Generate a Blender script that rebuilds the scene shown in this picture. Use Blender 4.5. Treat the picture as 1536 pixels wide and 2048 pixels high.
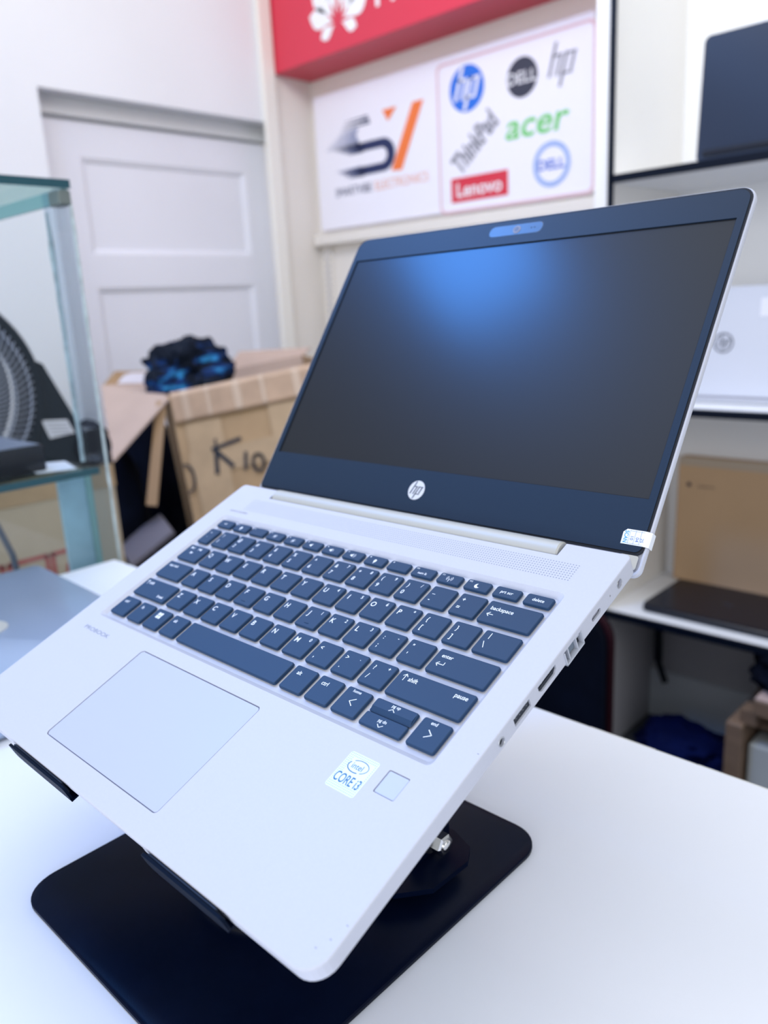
import bpy, bmesh, math, random
from mathutils import Vector, Matrix, noise
random.seed(7)
PI = math.pi
D = bpy.data
for o in list(D.objects): D.objects.remove(o)
SC = bpy.context.scene
COL = SC.collection
FLOOR = 1202.0          # mm from the reference origin down to the floor

def P(x, y, z):         # millimetres -> metres, floor at z = 0
    return Vector((x, y, z + FLOOR)) / 1000.0

# ------------------------------------------------------------------ camera
right = Vector((0.72771294, 0.68402001, -0.05050245)).normalized()
fwd = Vector((-0.6722158, 0.6966523, -0.25060226)).normalized()
right = (right - fwd * right.dot(fwd)).normalized()
up = right.cross(fwd).normalized()
cd = D.cameras.new('camera'); cam = D.objects.new('camera', cd); COL.objects.link(cam)
m = Matrix.Identity(4)
for i in range(3):
    m[i][0] = right[i]; m[i][1] = up[i]; m[i][2] = -fwd[i]
m.translation = P(475.901, -293.175, 145.285)
cam.matrix_world = m
cd.sensor_fit = 'VERTICAL'; cd.sensor_height = 36.0; cd.sensor_width = 27.0
cd.lens = 1601.8 / 2048 * 36.0
cd.clip_start = 0.02
cd.dof.use_dof = True; cd.dof.focus_distance = 0.375; cd.dof.aperture_fstop = 28.16 / 3.7
SC.camera = cam

# ------------------------------------------------------------------ world, lights, exposure
w = D.worlds.new('daylight'); SC.world = w; w.use_nodes = True
bg = w.node_tree.nodes['Background']
wn = w.node_tree; tc_ = wn.nodes.new('ShaderNodeTexCoord'); sp_ = wn.nodes.new('ShaderNodeSeparateXYZ')
wr_ = wn.nodes.new('ShaderNodeValToRGB'); wr_.color_ramp.elements[0].position = 0.0; wr_.color_ramp.elements[0].color = (0.46, 0.49, 0.53, 1); wm_ = wr_.color_ramp.elements.new(0.58); wm_.color = (0.72, 0.76, 0.82, 1)
wr_.color_ramp.elements[-1].position = 1.0; wr_.color_ramp.elements[-1].color = (2.0, 2.08, 2.2, 1)
wn.links.new(tc_.outputs['Generated'], sp_.inputs[0]); wn.links.new(sp_.outputs['Z'], wr_.inputs[0]); wn.links.new(wr_.outputs[0], bg.inputs[0])
bg.inputs[1].default_value = 0.70
def area(name, loc, target, sx, sy, power, color):
    l = D.lights.new(name, 'AREA'); l.shape = 'RECTANGLE'; l.size = sx; l.size_y = sy
    l.energy = power; l.color = color
    o = D.objects.new(name, l); COL.objects.link(o); o.location = loc
    o.rotation_euler = (Vector(target) - Vector(loc)).to_track_quat('-Z', 'Y').to_euler()
    return o
area('shop_front_daylight', (0.7, -3.4, 1.75), (-0.1, 1.3, 0.95), 3.4, 2.2, 78, (0.97, 0.97, 1.0))
area('side_daylight', (3.2, 0.2, 2.2), (-0.8, 1.2, 1.2), 2.4, 2.0, 16, (1.0, 0.98, 0.96))
area('wall_fill_by_door', (-0.5, 0.5, 2.85), (-1.2, 2.0, 1.6), 1.6, 0.5, 20, (1.0, 0.98, 0.97))  # unseen fill light added to brighten the walls near the door
area('ceiling_skylight', (-1.055, -0.255, 2.82), (0.13, 0.17, 1.38), 0.34, 0.34, 17, (0.05, 0.30, 1.0))
SC.view_settings.view_transform = 'Standard'; SC.view_settings.look = 'None'
SC.view_settings.gamma = 1.0; SC.view_settings.use_curve_mapping = False
SC.view_settings.exposure = 0.06

# ------------------------------------------------------------------ materials
MATS = {}
def mat(name, col, rough=0.5, metal=0.0, spec=0.5, var=0.0, vscale=20, bump=0.0, bscale=200, emit=None, es=0, coat=0.0, stretch=(1, 1, 1)):
    if name in MATS: return MATS[name]
    m = D.materials.new(name); m.use_nodes = True
    nt = m.node_tree; b = nt.nodes['Principled BSDF']
    b.inputs['Base Color'].default_value = (*col, 1)
    b.inputs['Roughness'].default_value = rough; b.inputs['Metallic'].default_value = metal
    b.inputs['Specular IOR Level'].default_value = spec
    b.inputs['Coat Weight'].default_value = coat; b.inputs['Coat Roughness'].default_value = 0.1
    if emit: b.inputs['Emission Color'].default_value = (*emit, 1); b.inputs['Emission Strength'].default_value = es
    if var or bump:
        tc = nt.nodes.new('ShaderNodeTexCoord'); mp = nt.nodes.new('ShaderNodeMapping')
        mp.inputs['Scale'].default_value = stretch
        nt.links.new(tc.outputs['Object'], mp.inputs[0])
    if var:
        n = nt.nodes.new('ShaderNodeTexNoise'); n.inputs['Scale'].default_value = vscale; n.inputs['Detail'].default_value = 4
        r = nt.nodes.new('ShaderNodeMapRange'); r.inputs['From Min'].default_value = 0.3; r.inputs['From Max'].default_value = 0.7
        r.inputs['To Min'].default_value = 1 - var; r.inputs['To Max'].default_value = 1 + var
        mx = nt.nodes.new('ShaderNodeMix'); mx.data_type = 'RGBA'; mx.blend_type = 'MULTIPLY'; mx.inputs['Factor'].default_value = 1
        mx.inputs['A'].default_value = (*col, 1)
        nt.links.new(mp.outputs[0], n.inputs['Vector']); nt.links.new(n.outputs['Fac'], r.inputs['Value'])
        nt.links.new(r.outputs[0], mx.inputs['B']); nt.links.new(mx.outputs['Result'], b.inputs['Base Color'])
    if bump:
        n2 = nt.nodes.new('ShaderNodeTexNoise'); n2.inputs['Scale'].default_value = bscale; n2.inputs['Detail'].default_value = 3
        bp = nt.nodes.new('ShaderNodeBump'); bp.inputs['Strength'].default_value = bump; bp.inputs['Distance'].default_value = 0.002
        nt.links.new(mp.outputs[0], n2.inputs['Vector']); nt.links.new(n2.outputs['Fac'], bp.inputs['Height'])
        nt.links.new(bp.outputs[0], b.inputs['Normal'])
    MATS[name] = m
    return m

def glass_mat(name, tint, gloss=0.09):
    m = D.materials.new(name); m.use_nodes = True; nt = m.node_tree; nt.nodes.clear()
    o = nt.nodes.new('ShaderNodeOutputMaterial'); t = nt.nodes.new('ShaderNodeBsdfTransparent'); g = nt.nodes.new('ShaderNodeBsdfGlossy')
    t.inputs[0].default_value = (*tint, 1); g.inputs['Roughness'].default_value = 0.03
    n = nt.nodes.new('ShaderNodeTexNoise'); n.inputs['Scale'].default_value = 6
    r = nt.nodes.new('ShaderNodeMapRange'); r.inputs['To Min'].default_value = gloss * 0.6; r.inputs['To Max'].default_value = gloss * 1.4
    mx = nt.nodes.new('ShaderNodeMixShader')
    nt.links.new(n.outputs['Fac'], r.inputs['Value']); nt.links.new(r.outputs[0], mx.inputs[0])
    nt.links.new(t.outputs[0], mx.inputs[1]); nt.links.new(g.outputs[0], mx.inputs[2]); nt.links.new(mx.outputs[0], o.inputs[0])
    return m

def screen_mat():
    m = D.materials.new('matte_display_panel'); m.use_nodes = True; nt = m.node_tree; nt.nodes.clear()
    o = nt.nodes.new('ShaderNodeOutputMaterial'); d = nt.nodes.new('ShaderNodeBsdfDiffuse')
    n = nt.nodes.new('ShaderNodeTexNoise'); n.inputs['Scale'].default_value = 900
    cr = nt.nodes.new('ShaderNodeMapRange'); cr.inputs['To Min'].default_value = 0.007; cr.inputs['To Max'].default_value = 0.010
    cc = nt.nodes.new('ShaderNodeCombineColor')
    nt.links.new(n.outputs['Fac'], cr.inputs['Value'])
    nt.links.new(cr.outputs[0], cc.inputs[0]); nt.links.new(cr.outputs[0], cc.inputs[1]); nt.links.new(cr.outputs[0], cc.inputs[2])
    nt.links.new(cc.outputs[0], d.inputs[0])
    g = nt.nodes.new('ShaderNodeBsdfGlossy'); g.inputs['Roughness'].default_value = 0.40; g.inputs['Color'].default_value = (0.95, 0.97, 1.0, 1)
    g2 = nt.nodes.new('ShaderNodeBsdfGlossy'); g2.inputs['Roughness'].default_value = 0.21; g2.inputs['Color'].default_value = (0.95, 0.97, 1.0, 1)
    m1 = nt.nodes.new('ShaderNodeMixShader'); m1.inputs[0].default_value = 0.027
    m2 = nt.nodes.new('ShaderNodeMixShader'); m2.inputs[0].default_value = 0.020
    nt.links.new(d.outputs[0], m1.inputs[1]); nt.links.new(g.outputs[0], m1.inputs[2])
    nt.links.new(m1.outputs[0], m2.inputs[1]); nt.links.new(g2.outputs[0], m2.inputs[2]); nt.links.new(m2.outputs[0], o.inputs[0])
    return m

M = dict(
 deck=mat('silver_lavender_aluminium', (0.56, 0.58, 0.66), 0.45, 0.0, 0.4, 0.012, 900, 0.02, 3000),
 pad=mat('touchpad_surface', (0.50, 0.54, 0.70), 0.34, 0.0, 0.4),
 hinge=mat('cream_silver_hinge', (0.52, 0.52, 0.49), 0.5, 0.2, 0.3),
 side=mat('side_silver', (0.50, 0.53, 0.60), 0.4),
 key=mat('black_key_plastic_blue_reflection', (0.010, 0.043, 0.110), 0.5, 0.0, 0.4, 0.10, 4000, 0.06, 5000),  # black keys, with their blue reflection put into the base colour
 legend=mat('white_key_print', (0.80, 0.86, 0.95), 0.6),
 bezel=mat('black_bezel_plastic_blue_reflection', (0.005, 0.018, 0.042), 0.45, 0.0, 0.33, 0.1, 2500),  # black plastic; bluish reflected light is mixed into this colour
 rubber=mat('black_rubber', (0.003, 0.004, 0.008), 0.7),
 dark=mat('dark_socket', (0.012, 0.018, 0.03), 0.5),
 contact=mat('steel_contact', (0.5, 0.52, 0.55), 0.3, 0.8),
 table=mat('white_laminate', (0.80, 0.835, 0.91), 0.45, 0.0, 0.3, 0.015, 3),
 edgeband=mat('pale_edge_band', (0.62, 0.63, 0.62), 0.5, 0, 0.5, 0.1, 60),
 blackmetal=mat('matte_black_steel', (0.001, 0.0035, 0.016), 0.36, 0.0, 0.07, 0.1, 60, 0.03, 1500),
 chrome=mat('chrome_steel', (0.75, 0.75, 0.74), 0.18, 1.0),
 wall=mat('white_paint', (0.78, 0.80, 0.845), 0.7, 0, 0.2, 0.02, 2, 0.05, 30),
 cream=mat('cream_paint', (0.80, 0.76, 0.71), 0.6, 0, 0.2, 0.02, 2),
 door=mat('white_gloss_door_paint', (0.76, 0.775, 0.845), 0.5, 0, 0.25, 0.02, 3),
 frame=mat('grey_white_frame_paint', (0.62, 0.64, 0.66), 0.5),
 signwhite=mat('sign_white_acrylic', (0.80, 0.79, 0.87), 0.4, 0, 0.3, 0.01, 3, emit=(0.85, 0.85, 1.0), es=0.08),  # faint emission added to the white sign face
 red=mat('red_sign_vinyl', (0.66, 0.035, 0.075), 0.42, 0, 0.5, 0.03, 2),
 redprint=mat('red_print', (0.68, 0.03, 0.06), 0.5),
 pinkline=mat('pink_outline_print', (0.74, 0.52, 0.58), 0.5),
 white=mat('white_print', (0.86, 0.86, 0.90), 0.5),
 navy=mat('navy_print', (0.010, 0.022, 0.10), 0.5),
 navypale=mat('pale_navy_print', (0.20, 0.24, 0.42), 0.5),
 orange=mat('orange_print', (0.90, 0.20, 0.045), 0.5),
 orangepale=mat('pale_orange_print', (0.82, 0.42, 0.32), 0.5),
 hpblue=mat('blue_badge_print', (0.015, 0.16, 0.72), 0.5),
 dellblue=mat('pale_blue_ring_print', (0.33, 0.45, 0.78), 0.5),
 bluetext=mat('blue_text_print', (0.03, 0.13, 0.62), 0.5),
 charcoal=mat('charcoal_print', (0.035, 0.038, 0.065), 0.5),
 greyp=mat('grey_print', (0.27, 0.27, 0.32), 0.5),
 green=mat('green_print', (0.16, 0.60, 0.16), 0.5),
 card=mat('brown_cardboard', (0.42, 0.285, 0.165), 0.8, 0, 0.2, 0.12, 9, 0.1, 60),
 cardin=mat('pinkish_cardboard_inside', (0.50, 0.38, 0.32), 0.8, 0, 0.2, 0.05, 9),
 cardpale=mat('pale_beige_cardboard', (0.50, 0.42, 0.32), 0.8, 0, 0.2, 0.06, 7),
 cardtan=mat('plain_tan_cardboard', (0.58, 0.39, 0.235), 0.8, 0, 0.2, 0.05, 4),
 tape=mat('glossy_packing_tape', (0.45, 0.315, 0.19), 0.3, 0, 0.5, 0.08, 20, 0.3, 30),
 marker=mat('black_marker_ink', (0.015, 0.02, 0.035), 0.7),
 paper=mat('white_paper_label', (0.74, 0.74, 0.82), 0.6),
 ink=mat('grey_label_ink', (0.30, 0.30, 0.36), 0.7),
 fanblack=mat('dark_blue_black_plastic', (0.004, 0.012, 0.024), 0.4, 0, 0.3),
 fangrey=mat('grey_fan_wire', (0.33, 0.36, 0.46), 0.4, 0.2),
 fabric=mat('navy_black_fabric', (0.006, 0.012, 0.035), 0.85, 0, 0.2, 0.6, 9, 0.4, 40),
 fabricblue=mat('bright_blue_fabric', (0.02, 0.16, 0.42), 0.7),
 fabricdark=mat('charcoal_fabric', (0.002, 0.004, 0.012), 0.9, 0, 0.1, 0.4, 10, 0.3, 60),
 blackgloss=mat('glossy_black_plastic', (0.003, 0.006, 0.016), 0.25, 0, 0.35),
 lapdark=mat('dark_slate_lid', (0.022, 0.033, 0.060), 0.45, 0, 0.25),
 lapsilver=mat('silver_lid', (0.66, 0.68, 0.74), 0.45, 0.0, 0.3),
 lapgrey=mat('blue_grey_lid', (0.38, 0.47, 0.63), 0.26, 0.25, 0.5, 0.02, 3),
 shelfwhite=mat('white_shelf_board', (0.85, 0.86, 0.88), 0.45, 0, 0.4, 0.01, 3),
 trim=mat('black_edge_trim', (0.002, 0.005, 0.014), 0.4, 0, 0.15),
 greyboard=mat('grey_panel', (0.42, 0.42, 0.45), 0.6, 0, 0.3, 0.05, 3),
 greylight=mat('light_grey_panel', (0.56, 0.60, 0.64), 0.6),
 maroon=mat('maroon_vinyl', (0.018, 0.0015, 0.006), 0.6, 0, 0.15),
 wood=mat('brown_wood', (0.20, 0.135, 0.095), 0.5, 0, 0.4, 0.15, 6, 0.05, 40, stretch=(1, 1, 8)),
 woodpale=mat('pale_wood_top', (0.52, 0.40, 0.38), 0.5, 0, 0.4, 0.05, 8),
 floor=mat('dark_floor_tile', (0.12, 0.12, 0.13), 0.35, 0, 0.5, 0.1, 3),
 bluecloth=mat('dark_blue_cloth', (0.001, 0.005, 0.05), 0.8, 0, 0.1, 0.4, 8, 0.3, 30),
 cable=mat('grey_cable', (0.10, 0.12, 0.17), 0.5),
 sticker=mat('pale_mint_sticker', (0.74, 0.84, 0.90), 0.35),
 stickerdot=mat('sticker_dot_print', (0.30, 0.50, 0.66), 0.5),
 intelblue=mat('teal_blue_print', (0.02, 0.14, 0.33), 0.4),
 lens=mat('camera_lens', (0.10, 0.10, 0.13), 0.4),
 island=mat('glossy_blue_black_shutter', (0.010, 0.03, 0.07), 0.36, 0, 0.8),
 glassedge=mat('green_glass_edge', (0.30, 0.52, 0.50), 0.15, 0, 0.6),
 glassedgedark=mat('dark_teal_glass_edge', (0.02, 0.09, 0.12), 0.15, 0, 0.6),
 aqua=mat('frosted_aqua_plastic', (0.33, 0.52, 0.64), 0.3, 0, 0.5, 0.25, 10),
 silicone=mat('grey_silicone_bead', (0.52, 0.60, 0.62), 0.25, 0, 0.6, 0.25, 60, 0.5, 120),
)
M['glass'] = glass_mat('clear_showcase_glass', (0.945, 0.975, 0.98), 0.022)
M['glass_end'] = glass_mat('bluish_showcase_glass', (0.84, 0.89, 0.94), 0.05)
M['glass_top'] = glass_mat('green_showcase_glass', (0.76, 0.86, 0.84), 0.09)
M['screen'] = screen_mat()
def jacket_mat():
    m = mat('black_blue_streaked_fabric', (0.003, 0.008, 0.02), 0.75, 0, 0.2, bump=0.3, bscale=40)
    nt = m.node_tree; b = nt.nodes['Principled BSDF']; tc = nt.nodes.new('ShaderNodeTexCoord')
    n = nt.nodes.new('ShaderNodeTexNoise'); n.inputs['Scale'].default_value = 9; n.inputs['Distortion'].default_value = 1.5
    mp = nt.nodes.new('ShaderNodeMapping'); mp.inputs['Rotation'].default_value = (0.5, 0, 0); mp.inputs['Scale'].default_value = (1, 0.8, 2.0)
    r = nt.nodes.new('ShaderNodeValToRGB'); e = r.color_ramp.elements
    e[0].position = 0.50; e[0].color = (0.003, 0.008, 0.02, 1); e[1].position = 0.60; e[1].color = (0.003, 0.035, 0.16, 1)
    x = r.color_ramp.elements.new(0.68); x.color = (0.04, 0.30, 0.62, 1)
    nt.links.new(tc.outputs['Object'], mp.inputs[0]); nt.links.new(mp.outputs[0], n.inputs['Vector']); nt.links.new(n.outputs['Fac'], r.inputs[0]); nt.links.new(r.outputs[0], b.inputs['Base Color'])
    return m
M['jacket'] = jacket_mat()

# ------------------------------------------------------------------ mesh helpers (all coordinates in mm)
WP = {}       # where each object's origin stands in the room
class MB:
    def __init__(s): s.v = []; s.f = []; s.mi = []; s.cur = 0
    def add(s, vs, fs, fn=None):
        k = len(s.v)
        s.v += [tuple(fn(*p)) if fn else tuple(p) for p in vs]
        s.f += [tuple(i + k for i in f) for f in fs]; s.mi += [s.cur] * len(fs)
        return s
    def loft(s, loops, cap0=True, cap1=True, fn=None, closed=False):
        n = len(loops[0]); vs = [p for l in loops for p in l]; fs = []
        L = len(loops)
        for a in range(L if closed else L - 1):
            b = (a + 1) % L
            for i in range(n):
                j = (i + 1) % n
                fs.append((a * n + i, a * n + j, b * n + j, b * n + i))
        if cap0 and not closed: fs.append(tuple(reversed(range(n))))
        if cap1 and not closed: fs.append(tuple(range((L - 1) * n, L * n)))
        return s.add(vs, fs, fn)
    def box(s, x0, x1, y0, y1, z0, z1, fn=None, b=0.0):
        x0, x1 = min(x0, x1), max(x0, x1); y0, y1 = min(y0, y1), max(y0, y1); z0, z1 = min(z0, z1), max(z0, z1)
        if b <= 0:
            r = lambda i, z: [(x0 + i, y0 + i, z), (x1 - i, y0 + i, z), (x1 - i, y1 - i, z), (x0 + i, y1 - i, z)]
            return s.loft([r(0, z0), r(0, z1)], fn=fn)
        b = min(b, (x1 - x0) / 2.1, (y1 - y0) / 2.1, (z1 - z0) / 2.1)
        q = lambda i, z: rr((x0 + x1) / 2, (y0 + y1) / 2, x1 - x0 - 2 * i, y1 - y0 - 2 * i, b, z, 2)
        return s.loft([q(b * .7, z0), q(0, z0 + b), q(0, z1 - b), q(b * .7, z1)], fn=fn)
    def prism(s, poly, z0, z1, fn=None):
        return s.loft([[(x, y, z0) for x, y in poly], [(x, y, z1) for x, y in poly]], fn=fn)
    def tube(s, pts, r, n=10, fn=None, cap=True):
        pts = [Vector(p) for p in pts]; loops = []
        for i, p in enumerate(pts):
            d = (pts[min(i + 1, len(pts) - 1)] - pts[max(i - 1, 0)]).normalized()
            a = d.orthogonal().normalized() if i == 0 else (pa - d * pa.dot(d)).normalized()
            pa = a; b = d.cross(a)
            rr_ = r[i] if isinstance(r, (list, tuple)) else r
            loops.append([tuple(p + a * (rr_ * math.cos(2 * PI * k / n)) + b * (rr_ * math.sin(2 * PI * k / n))) for k in range(n)])
        return s.loft(loops, cap, cap, fn)
    def ring(s, c, R, r, ax, bx, n=48, k=8, fn=None):    # torus in the plane of ax, bx
        ax = Vector(ax); bx = Vector(bx); nx = ax.cross(bx); c = Vector(c); loops = []
        for i in range(n):
            t = 2 * PI * i / n; e = ax * math.cos(t) + bx * math.sin(t)
            loops.append([tuple(c + e * (R + r * math.cos(2 * PI * j / k)) + nx * (r * math.sin(2 * PI * j / k))) for j in range(k)])
        return s.loft(loops, fn=fn, closed=True)
    def text(s, body, size, x, y, fn=None, sx=1.0, shear=0.0, align='C', z=0.0, depth=0.0, rot=0.0, bold=0.0):
        vs, fs, bb = text_geo(body, bold)
        w_ = bb[1] - bb[0]; k = size
        ox = {'C': (bb[0] + bb[1]) / 2, 'L': bb[0], 'R': bb[1]}[align]; oy = (bb[2] + bb[3]) / 2
        out = []
        for (a, b) in vs:
            a2 = (a - ox) * k * sx + shear * (b - oy) * k; b2 = (b - oy) * k
            out.append((x + a2 * math.cos(rot) - b2 * math.sin(rot), y + a2 * math.sin(rot) + b2 * math.cos(rot), z))
        return s.add(out, fs, fn)
    def build(s, name, m, parent=None, local=False, smooth=False, origin=None, **tags):
        me = D.meshes.new(name)
        v = s.v
        if local:      # coordinates already in the parent's frame
            pts = [Vector(p) / 1000 for p in v]; org = Vector((0, 0, 0))
        else:
            pts = [P(*p) for p in v]
            if origin is not None: org = P(*origin)
            elif parent is not None: org = WP[parent.name].copy()
            else:
                xs = [p.x for p in pts]; ys = [p.y for p in pts]; zs = [p.z for p in pts]
                org = Vector(((min(xs) + max(xs)) / 2, (min(ys) + max(ys)) / 2, min(zs)))
            pts = [p - org for p in pts]
        me.from_pydata([tuple(p) for p in pts], [], s.f); me.update()
        ms = m if isinstance(m, (list, tuple)) else [m]
        for q in ms: me.materials.append(q)
        if len(ms) > 1:
            for pl, i in zip(me.polygons, s.mi): pl.material_index = i
        bm = bmesh.new(); bm.from_mesh(me); bmesh.ops.recalc_face_normals(bm, faces=bm.faces[:]); bm.to_mesh(me); bm.free()
        if smooth:
            for pl in me.polygons: pl.use_smooth = True
            me.set_sharp_from_angle(angle=math.radians(38))
        o = D.objects.new(name, me); COL.objects.link(o)
        if parent is not None:
            o.parent = parent
            if not local: o.location = (0, 0, 0) if origin is None else org - WP[parent.name]
        else: o.location = org; o.matrix_world = Matrix.Translation(org)
        WP[o.name] = org
        for k, val in tags.items(): o[k] = val
        return o

TXT = {}; CAP = {}
def text_geo(body, bold=0.0):
    key = (body, bold)
    if key in TXT: return TXT[key]
    cu = D.curves.new('t', 'FONT'); cu.body = body; cu.size = 1.0; cu.offset = bold; cu.resolution_u = 4
    ob = D.objects.new('t', cu); COL.objects.link(ob)
    dg = bpy.context.evaluated_depsgraph_get()
    me = D.meshes.new_from_object(ob.evaluated_get(dg))
    vs = [(v.co.x, v.co.y) for v in me.vertices]; fs = [tuple(p.vertices) for p in me.polygons]
    D.objects.remove(ob); D.curves.remove(cu); D.meshes.remove(me)
    if 'H' not in CAP: CAP['H'] = 1.0; CAP['H'] = max(v[1] for v in text_geo('H')[0])
    k = 1 / CAP['H']
    vs = [(a * k, b * k) for a, b in vs]
    bb = (min(a for a, b in vs), max(a for a, b in vs), 0.0, 1.0) if vs else (0, 1, 0, 1)
    TXT[key] = (vs, fs, bb)
    return TXT[key]

def rr(cx, cy, w_, h_, r, z=0.0, n=5, corners=(1, 1, 1, 1)):
    # rounded rectangle loop, counter-clockwise from lower right
    out = []
    for (sx, sy, a0), c in zip(((1, -1, -90), (1, 1, 0), (-1, 1, 90), (-1, -1, 180)), corners):
        q = max(r * c, 0.001)
        for k in range(n + 1):
            a = math.radians(a0 + 90 * k / n)
            out.append((cx + sx * (w_ / 2 - q) + q * math.cos(a), cy + sy * (h_ / 2 - q) + q * math.sin(a), z))
    return out
def circ(cx, cy, r, z=0.0, n=24): return [(cx + r * math.cos(2 * PI * k / n), cy + r * math.sin(2 * PI * k / n), z) for k in range(n)]

def thing(name, loc, label, category, group=None, rotz=0):
    o = D.objects.new(name, None); COL.objects.link(o); o.empty_display_size = 0.05
    o.location = P(*loc); o.rotation_euler = (0, 0, rotz)
    o.matrix_world = Matrix.Translation(P(*loc)) @ Matrix.Rotation(rotz, 4, 'Z')
    WP[o.name] = P(*loc)
    o['label'] = label; o['category'] = category
    if group: o['group'] = group
    return o
def struct(o): o['kind'] = 'structure'; return o
def boolean(target, cutter):
    md = target.modifiers.new('b', 'BOOLEAN'); md.operation = 'DIFFERENCE'; md.object = cutter; md.solver = 'EXACT'
    dg = bpy.context.evaluated_depsgraph_get(); dg.update()
    me = D.meshes.new_from_object(target.evaluated_get(dg))
    old = target.data; target.modifiers.clear(); target.data = me; me.name = target.name
    D.meshes.remove(old); D.objects.remove(cutter)

def ribbon(mb, pts, w_, fn=None, z=0.0):       # flat stroke in a plane
    for (a, b) in zip(pts[:-1], pts[1:]):
        d = Vector((b[0] - a[0], b[1] - a[1])); L = d.length
        if L < 1e-6: continue
        d /= L; n = Vector((-d.y, d.x)) * w_ / 2; e = d * w_ * 0.3
        mb.add([(a[0] - e.x - n.x, a[1] - e.y - n.y, z), (b[0] + e.x - n.x, b[1] + e.y - n.y, z), (b[0] + e.x + n.x, b[1] + e.y + n.y, z), (a[0] - e.x + n.x, a[1] - e.y + n.y, z)], [(0, 1, 2, 3)], fn)
def arc(cx, cy, rx, ry, a0, a1, n=14, rot=0.0):
    o = []
    for k in range(n + 1):
        a = math.radians(a0 + (a1 - a0) * k / n); x = rx * math.cos(a); y = ry * math.sin(a)
        o.append((cx + x * math.cos(rot) - y * math.sin(rot), cy + x * math.sin(rot) + y * math.cos(rot)))
    return o

# ================================================================== THE ROOM
o = MB().box(-2400, 1900, -1600, 2300, -1222, -1202).build('floor', M['floor']); struct(o)
o = MB().box(-2050, 1900, 2040, 2120, -1202, 1700).build('wall_back', M['cream']); struct(o)
mb = MB(); X0, X1 = -2170, -2050
mb.box(X0, X1, -1600, 934, -1202, 1700); mb.box(X0, X1, 934, 1846, 825, 1700)
o = mb.build('wall_left', M['wall']); struct(o)
o = MB().box(-2170, -2050, 1846, 2040, -1202, 1700).build('wall_corner', M['cream']); struct(o)
o = MB().box(-2050, -2030, 1787, 1849, -1202, 1700, b=5).build('trim_1', mat('cream_trim_paint', (0.84, 0.82, 0.77), 0.5, 0, .2)); struct(o)
# door in its reveal
d = thing('door_1', (-2150, 1398, -1202), 'white panelled door set in the left wall', 'door'); struct(d)
del d['label']; del d['category']
mb = MB(); xd0, xd1 = -2165, -2130
def door_panel(mb, y0, y1, z0, z1):
    xs = [(-2130, 0), (-2136, 12), (-2142, 16), (-2142, 24)]
    loops = [[(x, y0 + i, z0 + i), (x, y1 - i, z0 + i), (x, y1 - i, z1 - i), (x, y0 + i, z1 - i)] for x, i in xs]
    mb.loft(loops, cap0=False, cap1=True)
rails = [(-1190, -1040), (-640, -560), (247, 355), (656, 762)]
for z0, z1 in rails: mb.box(xd0, xd1, 950, 1860, z0, z1)
for a, b in zip(rails[:-1], rails[1:]):
    mb.box(xd0, xd1, 950, 1083, a[1], b[0]); mb.box(xd0, xd1, 1744, 1860, a[1], b[0])
    mb.box(xd0, xd0 + 10, 1083, 1744, a[1], b[0])
    door_panel(mb, 1083, 1744, a[1], b[0])
mb.build('door_leaf', M['door'], d)
MB().box(-2166, -2112, 935, 1845, 770, 824).build('door_frame', M['frame'], d)

# ================================================================== SIGNS ON THE BACK WALL
# the sign face lies in the plane y = 2010; fn maps (x, z) drawings onto it
YS = 2008.0
sf = lambda dy: (lambda x, z, t=0: (x, YS - dy, z))
sg = thing('brand_sign', (-1410, 2024, 440), 'white wall sign with computer maker badges and a shop logo', 'sign')
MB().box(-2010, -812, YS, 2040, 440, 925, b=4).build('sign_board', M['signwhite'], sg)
mb = MB(); q = [rr(-1100, 670, 592, 470, 22, 0, 6), rr(-1100, 670, 574, 452, 18, 0, 6)]
fn = sf(1.2)
n_ = len(q[0]); mb.add([p for l in q for p in l], [(i, (i + 1) % n_, n_ + (i + 1) % n_, n_ + i) for i in range(n_)], fn)
mb.build('outline_border', M['pinkline'], sg)
# shop logo
mb = MB(); fn = sf(1.5)
mb.add([(-1505, 816, 0), (-1455, 816, 0), (-1566, 607, 0), (-1617, 611, 0)], [(0, 1, 2, 3)], fn)
mb.add([(-1649, 817, 0), (-1580, 817, 0), (-1623, 777, 0)], [(0, 1, 2)], fn)
mb.build('logo_slash', M['orange'], sg)
def band(o_, i_): return o_, i_
mb = MB(); fn = sf(1.5); fn2 = sf(1.7)
# the thick lower bowl of the S
outer = [(-1760, 727), (-1690, 727)] + arc(-1655, 671, 60, 56, 90, -90, 14) + [(-1700, 615), (-1760, 615)]
inner = [(-1760, 697), (-1690, 697)] + arc(-1661, 671, 27, 26, 90, -90, 14) + [(-1700, 645), (-1760, 645)]
n_ = len(outer)
mb.add([(a, b, 0) for a, b in outer + inner], [(i, i + 1, n_ + i + 1, n_ + i) for i in range(n_ - 1)], fn)
def spike(mb, x0, z, x1, h):   # long wedge pointing left
    mb.add([(x1, z - h / 2, 0), (x1, z + h / 2, 0), (x0, z - h * .1, 0), (x0, z - h * .3, 0)], [(0, 1, 2, 3)], fn)
for k in range(4): spike(mb, -1900 + k * 22, 722 - k * 8, -1755, 9)
for k in range(4): spike(mb, -1885 + k * 18, 641 - k * 8, -1755, 9)
spike(mb, -1840, 811, -1722, 7); spike(mb, -1850, 800, -1716, 8); spike(mb, -1862, 789, -1712, 8)
mb.build('logo_letter', M['navy'], sg)
mb = MB()
for k in range(8): spike(mb, -1868 - k * 12, 778 - k * 7.2, -1786 + abs(k - 3) * 4, 5.5)
for k in range(4): spike(mb, -1940 + k * 34, 728 - k * 9, -1770, 5)
for k in range(4): spike(mb, -1905 + k * 20, 646 - k * 9, -1765, 4.5)
mb.build('logo_speed_lines', M['navypale'], sg)
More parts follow.
